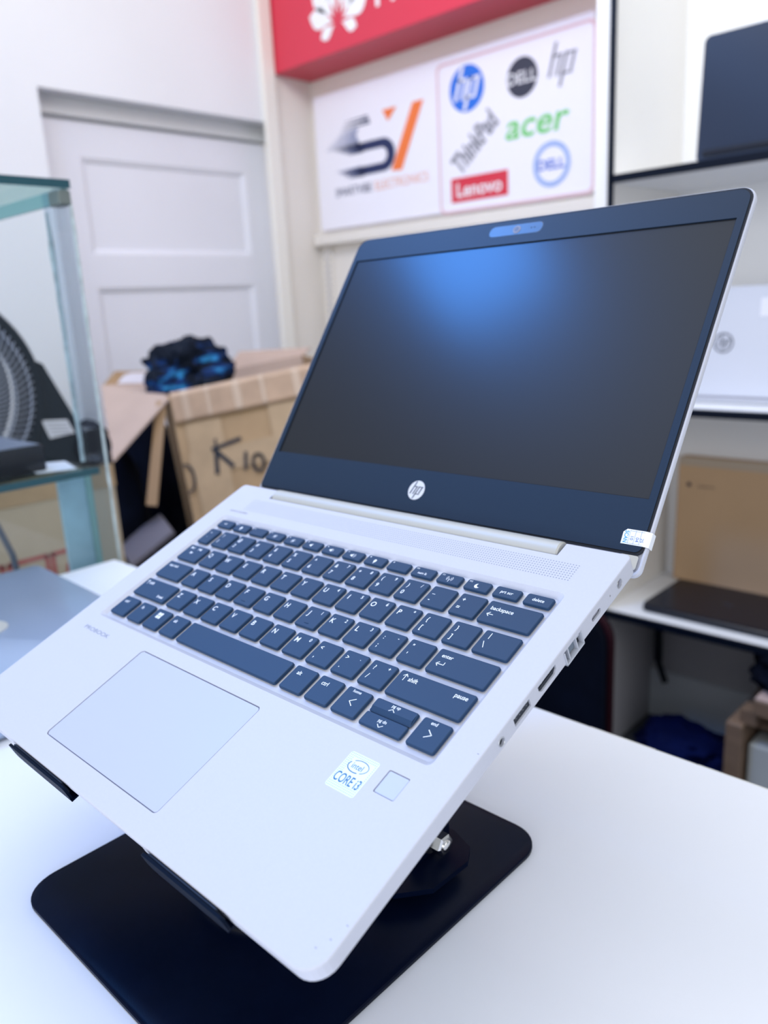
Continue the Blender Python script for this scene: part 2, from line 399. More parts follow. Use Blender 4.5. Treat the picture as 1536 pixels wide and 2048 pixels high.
mb = MB(); mb.text('SMARTVIBE', 30, -1912, 570, sf(1.5), sx=0.88, align='L', bold=0.0); mb.build('shop_name', M['navy'], sg)
mb = MB(); mb.text('ELECTRONICS', 30, -1700, 570, sf(1.5), sx=0.92, align='L', bold=0.0); mb.build('shop_name_ending', M['orangepale'], sg)
# badges
def disc(mb, cx, cz, rx, rz, dy, n=40): mb.add([(cx + rx * math.cos(2 * PI * k / n), cz + rz * math.sin(2 * PI * k / n), 0) for k in range(n)], [tuple(range(n))], sf(dy))
b_ = MB(); disc(b_, -1270, 812, 70, 70, 1.5); b1 = b_.build('round_badge', M['hpblue'], sg)
def hp_letters(mb, cx, cz, s, fn, w_=0.2, long=True, ang=0.34):
    # slanted h and p built from bars; s = letter height
    sh = lambda x, z: (cx + (x + z * ang) * s, cz + z * s)
    def bar(x, z0, z1, t=w_):
        a = [sh(x, z0), sh(x + t, z0), sh(x + t, z1), sh(x, z1)]
        mb.add([(p[0], p[1], 0) for p in a], [(0, 1, 2, 3)], fn)
    def hbar(x0, x1, z, t=w_ * .62):
        a = [sh(x0, z), sh(x1, z), sh(x1, z + t), sh(x0, z + t)]
        mb.add([(p[0], p[1], 0) for p in a], [(0, 1, 2, 3)], fn)
    e = 1.02 if long else 0.8
    bar(-0.62, -0.5, e); bar(-0.18, -0.5, 0.38); hbar(-0.62, 0.02, 0.38 - w_ * .1)
    bar(0.14, -e, 0.5 - w_ * .1); bar(0.58, -0.38, 0.38); hbar(0.14, 0.78, 0.38 - w_ * .1); hbar(0.14, 0.78, -0.5)
mb = MB(); hp_letters(mb, -1274, 812, 64, sf(2.0), 0.2); mb.build('badge_letters', M['white'], b1 and sg)
b_ = MB(); disc(b_, -1056, 801, 56, 57, 1.5); b_.build('round_badge', M['charcoal'], sg)
mb = MB(); mb.text('DELL', 33, -1056, 801, sf(2.0), sx=1.0, bold=0.01); mb.build('badge_letters', M['white'], sg)
mb = MB(); hp_letters(mb, -920, 809, 60, sf(1.5), 0.17, ang=0.28); mb.build('slim_bar_letters', M['greyp'], sg)
mb = MB(); mb.text('ThinkPad', 62, -1245, 645, sf(1.5), rot=math.radians(41), sx=0.62, bold=0.035); mb.build('diagonal_word', M['greyp'], sg)
mb = MB(); mb.text('acer', 74, -1002, 668, sf(1.5), sx=1.18, shear=0.2, bold=0.012); mb.build('green_word', M['green'], sg)
MB().add([(-1344, 468, 0), (-1112, 468, 0), (-1112, 545, 0), (-1344, 545, 0)], [(0, 1, 2, 3)], sf(1.5)).build('red_name_plate', M['redprint'], sg)
mb = MB(); mb.text('Lenovo', 42, -1228, 506, sf(2.0), sx=1.02, bold=0.02); mb.build('badge_letters', M['white'], sg)
mb = MB(); cx, cz = -951, 537; n_ = 44
mb.add([(cx + r_ * math.cos(2 * PI * k / n_), cz + r_ * math.sin(2 * PI * k / n_), 0) for r_ in (66, 51) for k in range(n_)], [(k, (k + 1) % n_, n_ + (k + 1) % n_, n_ + k) for k in range(n_)], sf(1.5))
mb.build('ring_badge', M['dellblue'], sg)
mb = MB(); mb.text('DELL', 28, cx, cz, sf(1.5), sx=1.05, bold=0.02); mb.build('ring_badge_letters', M['bluetext'], sg)

# red box sign above
rs = thing('red_fascia_sign', (-1230, 1946, 992), 'red boxed sign with a white petal flower logo above the white sign', 'sign')
MB().box(-2049, -430, 1853, 2040, 992, 1420, b=2).build('sign_box', M['red'], rs)
rf = lambda x, z, t=0: (x, 1851.5, z)
def petal(mb, ax_, az, tx, tz, wd):
    a = Vector((ax_, az)); t = Vector((tx, tz)); d_ = t - a; n = Vector((-d_.y, d_.x)).normalized()
    pts = []
    for k in range(13):
        u = k / 12; pts.append(a + d_ * u + n * wd * math.sin(PI * u ** 1.5))
    for k in range(11, 0, -1):
        u = k / 12; pts.append(a + d_ * u - n * wd * math.sin(PI * u ** 1.5))
    mb.add([(p.x, p.y, 0) for p in pts], [tuple(range(len(pts)))], rf)
mb = MB()
for sgn in (-1, 1):
    cx = -1690
    petal(mb, cx + sgn * 16, 1076, cx + sgn * 88, 1046, 21)
    petal(mb, cx + sgn * 20, 1084, cx + sgn * 140, 1128, 34)
    petal(mb, cx + sgn * 18, 1096, cx + sgn * 118, 1212, 36)
    petal(mb, cx + sgn * 8, 1104, cx + sgn * 48, 1262, 32)
mb.build('petal_logo', M['white'], rs)
mb = MB(); mb.text('HUAWEI', 96, -1512, 1128, rf, sx=1.0, align='L', bold=0.01); mb.build('sign_lettering', M['white'], rs)

# ledge and slotted upright under the sign
mb = MB(); mb.box(-2040, -430, 1990, 2040, 385, 425, b=3)
mb.build('wall_ledge', M['cream'], label='cream ledge running below the white badge sign', category='ledge')
mb = MB(); mb.box(-2022, -1980, 2022, 2040, -400, 372)
mb.cur = 1
for k in range(30): mb.box(-2010, -2003, 2020.5, 2023, 350 - k * 25, 362 - k * 25); mb.box(-1998, -1991, 2020.5, 2023, 350 - k * 25, 362 - k * 25)
mb.build('slotted_upright', [M['cream'], M['greyp']], label='slotted cream metal upright on the back wall beside the laptop lid', category='shelf upright')

# ================================================================== DISPLAY SHELVES ON THE RIGHT
su = thing('display_shelving', (200, 1460, -1202), 'tall cream shelving unit with black edged shelves at right', 'shelving')
MB().box(-412, -372, 1300, 1640, -1202, 1300, b=3).build('side_panel', mat('cream_white_panel', (0.84, 0.82, 0.78), 0.5, 0, .2), su)
MB().box(-377, -367, 1292, 1301, -560, 1300).build('black_edge_strip', M['trim'], su, label='black edge strip')
MB().box(-372, 900, 1630, 1650, -560, 1300).build('back_panel', M['shelfwhite'], su)
MB().box(-372, 900, 1537, 1560, -1202, -576).build('lower_back_panel', M['greyboard'], su)
MB().box(-372, -360, 1300, 1537, -1202, -576).build('lower_side_lining', M['greyboard'], su)
for z in (374, -90, -563):
    s_ = MB().box(-372, 900, 1302, 1630, z - 14, z).build('shelf', M['shelfwhite'], su)
    MB().box(-372, 900, 1292, 1302.5, z - 15, z + 0.5).build('shelf_edge', M['trim'], s_, label='black shelf edge')
MB().box(-372, 900, 1236, 1537, -945, -925).build('bottom_board', mat('dark_base_board', (0.03, 0.035, 0.045), 0.6), su)
MB().box(-358, 900, 1529, 1537, -925, -795).build('kick_panel', M['greylight'], su)
# cable strip under the lowest shelf
mb = MB(); mb.tube([(-338, 1525, -578), (-336, 1520, -690), (-330, 1510, -760)], 11); mb.tube([(-333, 1510, -752), (-300, 1490, -805)], 8)
mb.build('cable_strap', M['trim'], smooth=True, label='dark strap hanging under the lowest white shelf', category='strap')

def lid_logo(mb, s, fn):
    hp_letters(mb, 0, 0, s * 0.92, fn, 0.16)

def stand_laptop(name, x0, y, z, wdt, hgt, th, m_, tilt, label, hinge_m=None):
    t = thing(name, (x0 + wdt / 2, y, z), label, 'laptop')
    c, s_ = math.cos(tilt), math.sin(tilt)
    fn = lambda a, b, cc: (x0 + a, y + cc * c + b * s_, z + 1.9 + b * c - cc * s_)
    mb = MB(); L = []
    for cc, i in ((0, 1.5), (1.5, 0), (th - 1.5, 0), (th, 1.5)):
        L.append([(p[0], p[1], cc) for p in rr(wdt / 2, hgt / 2, wdt - 2 * i, hgt - 2 * i, 12, 0, 6)])
    mb.loft(L, fn=fn); mb.build('body', m_, t, smooth=True)
    return t, fn
t, fn = stand_laptop('black_laptop', -212, 1328, 374, 330, 222, 17, M['lapdark'], 0.08, 'dark slate closed laptop standing upright on the top shelf')
mb = MB(); mb.tube([(14, 15, -2), (316, 15, -2)], 5.5, 12, fn); mb.build('hinge_bar', M['blackgloss'], t)
t, fn = stand_laptop('silver_laptop', -262, 1398, -89, 322, 232, 18, M['lapsilver'], 0.06, 'silver laptop with a round dark badge standing on the middle shelf')
mb = MB(); n_ = 32
mb.add([(92 + r_ * math.cos(2 * PI * k / n_), 121 + r_ * math.sin(2 * PI * k / n_), -0.6) for r_ in (20, 17) for k in range(n_)], [(k, (k + 1) % n_, n_ + (k + 1) % n_, n_ + k) for k in range(n_)], fn)
lid_logo(mb, 17, lambda x, y_, z_=0: fn(92 + x, 121 + y_, -0.6))
mb.build('badge', M['charcoal'], t, label='round dark badge')
mb = MB(); mb.box(2, 320, 8, 13, -1.2, 0, fn); mb.build('hinge_groove', M['greyp'], t)
mb = MB(); mb.box(160, 220, 172, 208, -1.0, -0.3, fn); mb.build('price_label', M['white'], t, label='white paper label')
# slim black laptop lying on the lowest shelf
t = thing('slim_black_laptop', (-140, 1440, -563), 'closed glossy black laptop lying flat on the lowest shelf', 'laptop')
mb = MB(); L = []
for z, i in ((-562.8, 3), (-559, 0), (-550, 0), (-548, 2)): L.append(rr(-138, 1442, 320 - 2 * i, 206 - 2 * i, 10, z))
mb.loft(L); mb.build('body', M['blackgloss'], t, smooth=True)
mb = MB(); L = [rr(-138, 1442, 317, 203, 9, z) for z in (-547.6, -544)]
mb.loft(L); lid = mb.build('lid', M['blackgloss'], t, smooth=True)
mb = MB(); mb.text('hp', 16, -140, 1442, lambda x, y, z=0: (x, y, -543.8)); mb.build('badge', M['charcoal'], lid)
# plain tan carton behind it
t = thing('tan_carton', (-150, 1605, -563), 'plain tan cardboard box standing behind the black laptop on the lowest shelf', 'box')
tf = lambda a, b, c_: (-334 + a, 1582 + c_ + b * 0.03, -562 + b)
MB().box(0, 420, 0, 312, 0, 38, tf, b=5).build('carton_body', M['cardtan'], t, smooth=True)
MB().box(2, 418, 292, 313, -1, 2, tf, b=1).build('lid_flap', mat('dull_cardboard_edge', (0.48, 0.39, 0.30), 0.8), t)
mb = MB(); disc_n = 16; mb.add([(30 + 5.5 * math.cos(2 * PI * k / disc_n), 246 + 5.5 * math.sin(2 * PI * k / disc_n), -0.8) for k in range(disc_n)], [tuple(range(disc_n))], tf)
mb.text('Lenovo', 7, 72, 245, lambda x, y, z=0: tf(x, y, -0.8), sx=1.3); mb.build('printed_mark', M['marker'], t)

# things below the shelves at the right edge
t = thing('wooden_side_table', (110, 1370, -925), 'small brown wooden side table with a pale top at the right edge', 'table')
MB().box(-63, -29, 1245, 1480, -924.8, -721, b=3).build('side_leg', M['wood'], t)
MB().box(-29, 300, 1300, 1480, -745, -730).build('crossbar', M['wood'], t)
MB().box(-12, 320, 1248, 1490, -692, -656, b=3).build('tabletop', [M['wood']], t)
MB().box(-10, 318, 1250, 1488, -657, -654).build('top_sheet', M['woodpale'], t, label='pale pinkish top sheet')
MB().box(286, 320, 1245, 1480, -924.8, -692, b=3).build('side_leg', M['wood'], t)
MB().box(-40, -8, 1260, 1300, -722, -692).build('bracket', M['wood'], t)
MB().box(-24, 250, 1270, 1440, -924.8, -768, b=5).build('white_carton', mat('off_white_card', (0.52, 0.55, 0.55), 0.7, 0, .2, .05, 5), label='off-white box under the small wooden side table', category='box')
def blob(name, c, r, m_, seed, amp=0.3, fr=1.6, parent=None, flat=None, sub=4, **tags):
    bm = bmesh.new(); bmesh.ops.create_icosphere(bm, subdivisions=sub, radius=1.0)
    vs = []; fs = []
    for v in bm.verts:
        q = v.co.normalized(); k = 1 + amp * noise.noise(q * fr + Vector((seed, 0, 0))) + amp * .5 * noise.noise(q * fr * 2.7 + Vector((0, seed, 0))) + amp * .22 * (1 - abs(noise.noise(q * fr * 4.5 + Vector((0, seed, 3)))) * 3)
        p = Vector((q.x * r[0], q.y * r[1], q.z * r[2])) * k + Vector(c)
        if flat is not None: p.z = max(p.z, flat)
        vs.append(tuple(p))
    fs = [tuple(v.index for v in f.verts) for f in bm.faces]; bm.free()
    mb = MB(); mb.add(vs, fs)
    return mb.build(name, m_, parent, smooth=True, **tags)
blob('black_bag', (42, 1330, -618), (98, 60, 52), M['fabricdark'], 3, flat=-653, label='crumpled black bag lying on the wooden side table', category='bag')
blob('blue_cloth', (-215, 1420, -922), (115, 85, 62), M['bluecloth'], 9, flat=-924.5, label='dark blue cloth heaped on the board under the shelves', category='cloth')

# dark office chair beyond the counter
t = thing('office_chair', (-360, 1020, -1202), 'dark office chair with maroon edging beyond the white counter', 'chair')
cf = lambda x, z, y: (x, y, z)
mb = MB(); L = [[cf(p[0], p[1], y) for p in rr(-420, -610, 430 - i, 330 - i, 60, 0, 8)] for y, i in ((985, 16), (990, 0), (1035, 0), (1042, 16))]
mb.loft(L); mb.build('backrest', M['fabricdark'], t, smooth=True)
mb = MB(); pts = [cf(p[0], p[1], 1012) for p in rr(-420, -610, 436, 336, 62, 0, 8)]
mb.tube(pts + [pts[0]], 8, 8); mb.build('edging', M['maroon'], t, smooth=True, label='maroon edging')
mb = MB(); mb.loft([rr(-400, 830, 470 - i, 430 - i, 80, z, 8) for z, i in ((-800, 30), (-790, 0), (-745, 0), (-725, 40))])
mb.build('seat', mat('dark_blue_seat_fabric', (0.006, 0.016, 0.04), 0.85), t, smooth=True)
mb = MB(); mb.tube([(-420, 1030, -700), (-420, 1060, -790), (-410, 900, -805)], 16, 8); mb.build('back_bracket', M['blackmetal'], t)
mb = MB(); mb.tube([(-400, 840, -1130), (-400, 840, -800)], 24, 14); mb.build('gas_column', M['blackmetal'], t)
for k in range(5):
    a = 2 * PI * k / 5 + .3; x, y = -400 + 280 * math.cos(a), 840 + 280 * math.sin(a)
    lg = MB().tube([(-400, 840, -1118), (x, y, -1142)], [20, 12], 8).build('leg', M['blackmetal'], t)
    mb = MB(); mb.tube([(x - 10 * math.sin(a), y + 10 * math.cos(a), -1174), (x + 10 * math.sin(a), y - 10 * math.cos(a), -1174)], 27, 14); mb.build('castor', M['rubber'], lg)

# ================================================================== COUNTER TABLE
ct = thing('counter_table', (300, -160, -1202), 'white laminate counter carrying the laptops', 'table')
mb = MB()
pts = [(-484, -520), (1150, -520), (1150, 185)]
nx = 90
edge = []
for k in range(nx + 1):       # the far edge has small chips in its band
    x = 1150 - (1150 + 484) * k / nx; edge.append((x, 185))
poly = pts[:2] + edge
mb.prism(poly, -182, -162)
mb.build('tabletop', M['table'], ct)
mb = MB(); random.seed(4)
x = -484.0
while x < 1148:
    L_ = random.uniform(22, 60); e = random.uniform(1.2, 2.4); x2 = min(x + L_, 1150)
    mb.box(x, x2 - random.uniform(0.2, 1.4), 185, 185 + e, -181, -162.2 - random.uniform(0, .5)); x = x2
mb.build('edge_band', M['edgeband'], ct, label='pale chipped edge band')
MB().box(-470, -452, -500, 150, -1202, -182).build('side_panel', M['table'], ct)
MB().box(1118, 1136, -500, 150, -1202, -182).build('side_panel', M['table'], ct)
MB().box(-452, 1118, -460, -444, -1100, -182).build('front_panel', M['table'], ct)

# ================================================================== LAPTOP STAND
ls = thing('laptop_stand', (158, -57, -162), 'black steel swivel stand holding up the open silver laptop', 'laptop stand')
mb = MB(); mb.loft([rr(158, -57, 199 - 2 * i, 222 - 2 * i, 20, z, 9) for z, i in ((-161.9, 0.6), (-161, 0), (-159.3, 0), (-158.7, .6))])
mb.build('base_plate', M['blackmetal'], ls, smooth=True)
mb = MB(); mb.loft([circ(158, -57, r_, z, 72) for z, r_ in ((-158.7, 54), (-157.0, 54))]); mb.build('swivel_rim', M['chrome'], ls, smooth=True, label='bright metal swivel rim')
mb = MB(); mb.loft([circ(158, -57, r_, z, 72) for z, r_ in ((-157.0, 51.5), (-151.0, 51.5), (-150.4, 50.5))]); mb.build('swivel_disc', M['blackmetal'], ls, smooth=True)
poly = [(84, -22), (84, 2), (94, 14), (222, 14), (238, 8), (244, -2), (243, -30), (230, -46), (100, -58), (86, -42)]
mb = MB(); mb.prism(poly, -150.4, -147.4); mb.build('bracket_plate', M['blackmetal'], ls)
for xs, sg_ in ((222, 1), (94, -1)):
    lug = MB(); prof = [(-24, -147.4), (6, -147.4), (6, -138)] + [(-9 + 15 * math.cos(a), -138 + 9 * math.sin(a)) for a in [PI * k / 8 for k in range(1, 8)]] + [(-24, -138)]
    lug.prism(prof, 0, 3, lambda a, b, c_: (xs + c_ * sg_, a, b)); lug.build('lug', M['blackmetal'], ls)
    # lower arm leans back, upper arm returns to the tray
    p0 = Vector((-9, -138)); p1 = Vector((40, -85)); p2 = Vector((-35, -72))
    for a_, b_, off, nm in ((p0, p1, -4, 'arm'), (p1, p2, -8, 'arm')):
        d_ = (b_ - a_).normalized(); n = Vector((-d_.y, d_.x)) * 11
        prof = [(a_ - n), (b_ - n), (b_ + d_ * 9), (b_ + n), (a_ + n), (a_ - d_ * 9)]
        MB().prism([tuple(p) for p in prof], 0, 3, lambda a, b, c_, o_=off: (xs + (o_ + c_) * sg_, a, b)).build(nm, M['blackmetal'], ls)
    bolt = MB().tube([(xs - 9 * sg_, -9, -138), (xs + 14 * sg_, -9, -138), (xs + 14.6 * sg_, -9, -138)], [3.2, 3.2, 2.4], 14).build('bolt', M['chrome'], ls, smooth=True, label='bright steel bolt')
    hx = lambda x, r_: [(x, -9 + r_ * math.cos(PI * k / 3), -138 + r_ * math.sin(PI * k / 3)) for k in range(6)]
    mb = MB(); mb.loft([hx(xs + 5.5 * sg_, 5.6), hx(xs + 6 * sg_, 6.2), hx(xs + 12.5 * sg_, 6.2), hx(xs + 13.3 * sg_, 4.9)]); mb.build('nut', M['chrome'], bolt, smooth=False)
    mb = MB(); mb.tube([(xs + 3 * sg_, -9, -138), (xs + 4 * sg_, -9, -138)], 8.2, 20); mb.build('washer', M['chrome'], bolt)

# ================================================================== THE OPEN LAPTOP
# laptop frame: x right along the keyboard, y from front to back, z out of the deck; deck corner at x = 0
BR = Matrix(((0.9999163, 0.0088663, -0.0094182), (-0.0118135, 0.9225217, -0.3857644), (0.0052682, 0.3858434, 0.9225492)))
C0 = Vector((153.9, -57.5, -16.0))
lap = D.objects.new('open_laptop', None); COL.objects.link(lap)
mw = BR.to_4x4(); mw.translation = P(153.528, -48.691, -36.136)
lap.matrix_world = mw
lap['label'] = 'large open silver laptop with dark keys tilted on the black stand'; lap['category'] = 'laptop'
bpy.context.view_layer.update()
def lf(x, y, z): return (x - C0.x, y - C0.y, z - C0.z)
def LB(mb, name, m_, parent=lap, smooth=False, **tags):
    mb.v = [lf(*p) for p in mb.v]
    return mb.build(name, m_, parent, local=True, smooth=smooth, **tags)
def sub(mb, name, m_, parent, **tags):   # sub-part of a laptop part (parents sit at the laptop origin)
    return LB(mb, name, m_, parent, **tags)
# --- base body
CXb, CYb, Wb, Db = 153.9, -57.3, 307.8, 229.4
def outl(i, zf):
    pts = rr(CXb, CYb, Wb - 2 * i, Db - 2 * i, 9 - min(i, 4), 0, 7, (1.15, 0.35, 0.35, 1.15))
    return [(x, y, zf(y)) for x, y, _ in pts]
bot = lambda y: -6.9 - 3.0 * (y + 172) / 229
mb = MB()
mb.loft([outl(8, lambda y: bot(y) - 4.0), outl(1.5, lambda y: bot(y) - 1.0), outl(0.1, bot), outl(0, lambda y: bot(y) + .8), outl(0, lambda y: -0.7), outl(0.25, lambda y: -0.2), outl(0.8, lambda y: 0.0)])
base = LB(mb, 'base_body', M['deck'], smooth=False)
def cutter(mb):
    mb.v = [lf(*p) for p in mb.v]
    c = mb.build('cutter', M['deck'], lap, local=True)
    bpy.context.view_layer.update()
    return c
def cut(mb): boolean(base, cutter(mb))
cut(MB().loft([rr(154.85, -31.8, w_, h_, r_, z, 5) for z, w_, h_, r_ in ((-2.3, 268.0, 103.0, 2.0), (0.0, 273.6, 108.8, 3.2), (1, 275.5, 110.7, 3.4))]))
cut(MB().loft([rr(139.4, -127.2, 108.6, 65.0, 2.4, z, 5) for z in (-1.2, 1)]))
cut(MB().loft([rr(282.5, -100.0, 11.2, 11.4, 0.7, z, 3) for z in (-1.0, 1)]))
cut(MB().box(40.3, 272.3, 47.2, 80, -20, 2))
# thumb scoop at the front lip
cut(MB().loft([[(112, -176, -20), (199, -176, -20), (199, -169.2, -20), (112, -169.2, -20)], [(112, -176, -3.2), (199, -176, -3.2), (199, -170.6, -3.2), (112, -170.6, -3.2)]]))
# ports in the right side
cut(MB().box(300, 310, -50.7, -38.3, -6.6, -2.5))
cut(MB().prism([(-31.6, -2.7), (-17.0, -2.7), (-17.0, -5.0), (-19.0, -6.7), (-29.6, -6.7), (-31.6, -5.0)], 301, 310, lambda a, b, c_: (c_, a, b)))
cut(MB().box(300, 310, -10.1, 5.6, -14, -3.0))
cut(MB().prism([(p[0], p[1]) for p in rr(19.2, -5.3, 8.4, 2.7, 1.3)], 302, 310, lambda a, b, c_: (c_, a, b)))
cut(MB().prism([(p[0], p[1]) for p in circ(-60.7, -5.0, 1.95, 0, 20)], 300, 310, lambda a, b, c_: (c_, a, b)))
cut(MB().prism([(p[0], p[1]) for p in circ(41.8, -5.1, 2.2, 0, 20)], 300, 310, lambda a, b, c_: (c_, a, b)))
for pl in base.data.polygons: pl.use_smooth = False
# port insides
R3 = lambda a, b, c_: (c_, a, b)
pt = LB(MB().box(299, 306.9, -50.6, -38.4, -6.5, -2.6), 'usb_port', M['dark'])
mb = MB().box(306.8, 307.2, -49.9, -39.2, -4.4, -3.2); sub(mb, 'tongue', M['dark'], pt)
mb = MB()
for k in range(4): mb.box(306.8, 307.1, -48.6 + k * 2.6, -47.9 + k * 2.6, -4.7, -4.4)
for y in (-49.6, -44.6, -40): mb.box(306.8, 307.4, y, y + .9, -3.3, -2.7)
sub(mb, 'contacts', M['contact'], pt)
pt = LB(MB().prism([(-31.5, -2.8), (-17.1, -2.8), (-17.1, -5.0), (-19.1, -6.6), (-29.5, -6.6), (-31.5, -5.0)], 302, 306.9, R3), 'hdmi_port', M['dark'])
mb = MB().box(306.8, 307.2, -29.6, -19.0, -5.2, -4.4); sub(mb, 'tongue', M['dark'], pt)
mb = MB()
for y in (-28.6, -22.2): mb.box(306.8, 307.4, y, y + .8, -3.5, -2.9)
sub(mb, 'contacts', M['contact'], pt)
pt = LB(MB().box(299.5, 305.6, -10, 5.5, -9.4, -3.1), 'ethernet_port', M['dark'])
sub(MB().box(301, 308.3, -10.0, -9.4, -10.4, -3.2), 'jaw_side', M['side'], pt)
sub(MB().box(301, 308.3, 4.9, 5.5, -10.4, -3.2), 'jaw_side', M['side'], pt)
sub(MB().box(301, 308.3, -10, 5.5, -10.4, -9.6), 'jaw_floor', M['side'], pt)
mb = MB()
for y in (-6.6, 0.4): mb.box(302, 307.7, y, y + .7, -9.6, -3.1)
mb.box(301.5, 307.2, 1.4, 4.2, -4.6, -3.8)
sub(mb, 'dividers', M['side'], pt)
sub(MB().box(301, 306.2, -5.8, 0.2, -8.6, -3.2), 'inner_block', mat('port_block_grey', (0.16, 0.20, 0.25), .4), pt)
pt = LB(MB().prism([(p[0], p[1]) for p in rr(19.2, -5.3, 8.2, 2.5, 1.2)], 302, 306.8, R3), 'usb_c_port', M['dark'])
sub(MB().box(306.7, 307.2, 16.6, 21.8, -5.6, -5.0), 'tongue', M['greyp'], pt)
pt = LB(MB().prism([(p[0], p[1]) for p in circ(-60.7, -5.0, 1.9, 0, 20)], 300, 306.6, R3), 'headphone_jack', M['dark'])
mb = MB().ring((307.9, -60.7, -5.0), 2.0, 0.22, (0, 1, 0), (0, 0, 1), 24, 6); sub(mb, 'ring', M['contact'], pt)
pt = LB(MB().prism([(p[0], p[1]) for p in circ(41.8, -5.1, 2.1, 0, 20)], 300, 306.6, R3), 'power_socket', M['greyp'])
mb = MB().ring((307.9, 41.8, -5.1), 2.25, 0.2, (0, 1, 0), (0, 0, 1), 24, 6); sub(mb, 'ring', M['contact'], pt)
sub(MB().tube([(306, 41.8, -5.1), (307.3, 41.8, -5.1)], .45, 8), 'centre_pin', M['contact'], pt)
LB(MB().prism([(p[0], p[1]) for p in circ(32.5, -5.0, .45, 0, 12)], 307.7, 307.9, R3), 'charge_light', M['contact'])
# --- touchpad, fingerprint reader
LB(MB().loft([rr(139.4, -127.2, w_, h_, 2.0, z, 5) for z, w_, h_ in ((-1.15, 107.5, 63.9), (-0.35, 107.5, 63.9), (-0.2, 107.2, 63.6))]), 'touchpad', M['pad'])
LB(MB().loft([rr(282.5, -100.0, w_, h_, .6, z, 3) for z, w_, h_ in ((-0.95, 10.5, 10.7), (-0.4, 10.5, 10.7), (-0.3, 10.3, 10.5))]), 'fingerprint_reader', M['pad'])
# --- speaker grille (perforation field) and small print
mb = MB()
xg = 29.6
row = 0
while xg < 288.2:
    for k in range(8):
        cx, cy = xg, 31.6 + k * 1.6
        mb.add([(cx + .36 * math.cos(PI * j / 3), cy + .36 * math.sin(PI * j / 3), 0.03) for j in range(6)], [tuple(range(6))])
    xg += 1.6
LB(mb, 'speaker_grille', mat('perforation_shadow', (0.22, 0.25, 0.36), .6), kind='stuff')
mb = MB(); mb.text('BANG & OLUFSEN', 1.7, 28, 29.2 - 1, None, sx=.95, z=.04, bold=0.02)
LB(mb, 'audio_print', M['ink'])
mb = MB(); mb.text('PROBOOK', 2.6, 34.2, -97.0, None, sx=1.6, z=.04, bold=0.0)
LB(mb, 'model_print', mat('soft_grey_print', (0.20, 0.23, 0.33), .5))
# --- sticker
stk = LB(MB().loft([rr(263.4, -103.2, 16.6, 18.4, 1.3, z, 4) for z in (0.01, 0.10)]), 'processor_sticker', M['sticker'])
mb = MB()
for i in range(17):
    for j in range(18):
        x = 255.9 + i * .93; y = -111.6 + j * .99
        if abs(x - 263.4) < 6.6 and -109.2 < y < -96.6 and not (i < 3 and y > -105): continue
        mb.add([(x - .2, y - .2, .13), (x + .2, y - .2, .13), (x + .2, y + .2, .13), (x - .2, y + .2, .13)], [(0, 1, 2, 3)])
sub(mb, 'sticker_dots', M['stickerdot'], stk)
mb = MB(); mb.text('intel', 2.7, 263.2, -99.6, None, sx=.92, z=.14); ribbon(mb, arc(263.5, -99.6, 5.3, 3.0, -62, 128, 22, .10), .32, z=.14); ribbon(mb, arc(263.5, -99.6, 5.3, 3.0, 150, 282, 18, .10), .42, z=.14)
mb.text('CORE i3', 4.4, 263.4, -106.6, None, sx=.62, z=.14, bold=0.01)
sub(mb, 'sticker_print', M['intelblue'], stk)
# --- small scuffs near the front corner
mb = MB()
for x, y in ((305.6, -151.6), (303.6, -158.2), (300.8, -163.0), (305.9, -72.5)): mb.add([(x + .45 * math.cos(a), y + .22 * math.sin(a), .02) for a in [2 * PI * k / 8 for k in range(8)]], [tuple(range(8))])
LB(mb, 'scuff_marks', mat('scuff_grey', (0.25, 0.25, 0.32), .6))
# --- keys
KZ0, KZ1 = -1.45, 0.0
def keycap(x0, x1, y0, y1, prof=None):
    cx, cy, w_, h_ = (x0 + x1) / 2, (y0 + y1) / 2, x1 - x0, y1 - y0
    mb = MB()
    if prof is None:
        mb.loft([rr(cx, cy, w_ - 1.6, h_ - 1.6, .7, -2.35, 3), rr(cx, cy, w_ - 1.4, h_ - 1.4, .8, KZ0, 3), rr(cx, cy, w_, h_, 1.15, KZ0, 3), rr(cx, cy, w_ - .25, h_ - .25, 1.1, KZ1 - .35, 3), rr(cx, cy, w_ - .55, h_ - .55, 1.0, KZ1 - .12, 3), rr(cx, cy, w_ - 1.0, h_ - 1.0, .8, KZ1, 3)])
    elif prof == 'up':
        mb.loft([rr(cx, cy, w_ - 1.6, h_ - 1.4, .7, -2.35, 3), rr(cx, cy, w_ - 1.4, h_ - 1.2, .8, KZ0, 3), rr(cx, cy, w_, h_, 1.1, KZ0, 3), rr(cx, cy, w_, h_, 1.1, KZ0 + .2, 3), [(x, y, KZ1 - .2 if y > y0 + 3 else KZ0 + .35) for x, y, _ in rr(cx, cy, w_ - .7, h_ - .5, .9, 0, 3)], [(x, max(y, y0 + 2.6), KZ1) for x, y, _ in rr(cx, cy, w_ - 1.3, h_ - 1.2, .8, 0, 3)]])
    else:
        mb.loft([rr(cx, cy, w_ - 1.6, h_ - 1.4, .7, -2.35, 3), rr(cx, cy, w_ - 1.4, h_ - 1.2, .8, KZ0, 3), rr(cx, cy, w_, h_, 1.1, KZ0, 3), rr(cx, cy, w_, h_, 1.1, KZ0 + .3, 3), rr(cx, cy, w_ - .6, h_ - .5, .9, KZ1 - .5, 3), rr(cx, cy, w_ - 1.3, h_ - 1.1, .8, KZ1 - .35, 3)])
    return LB(mb, 'keycap', M['key'])
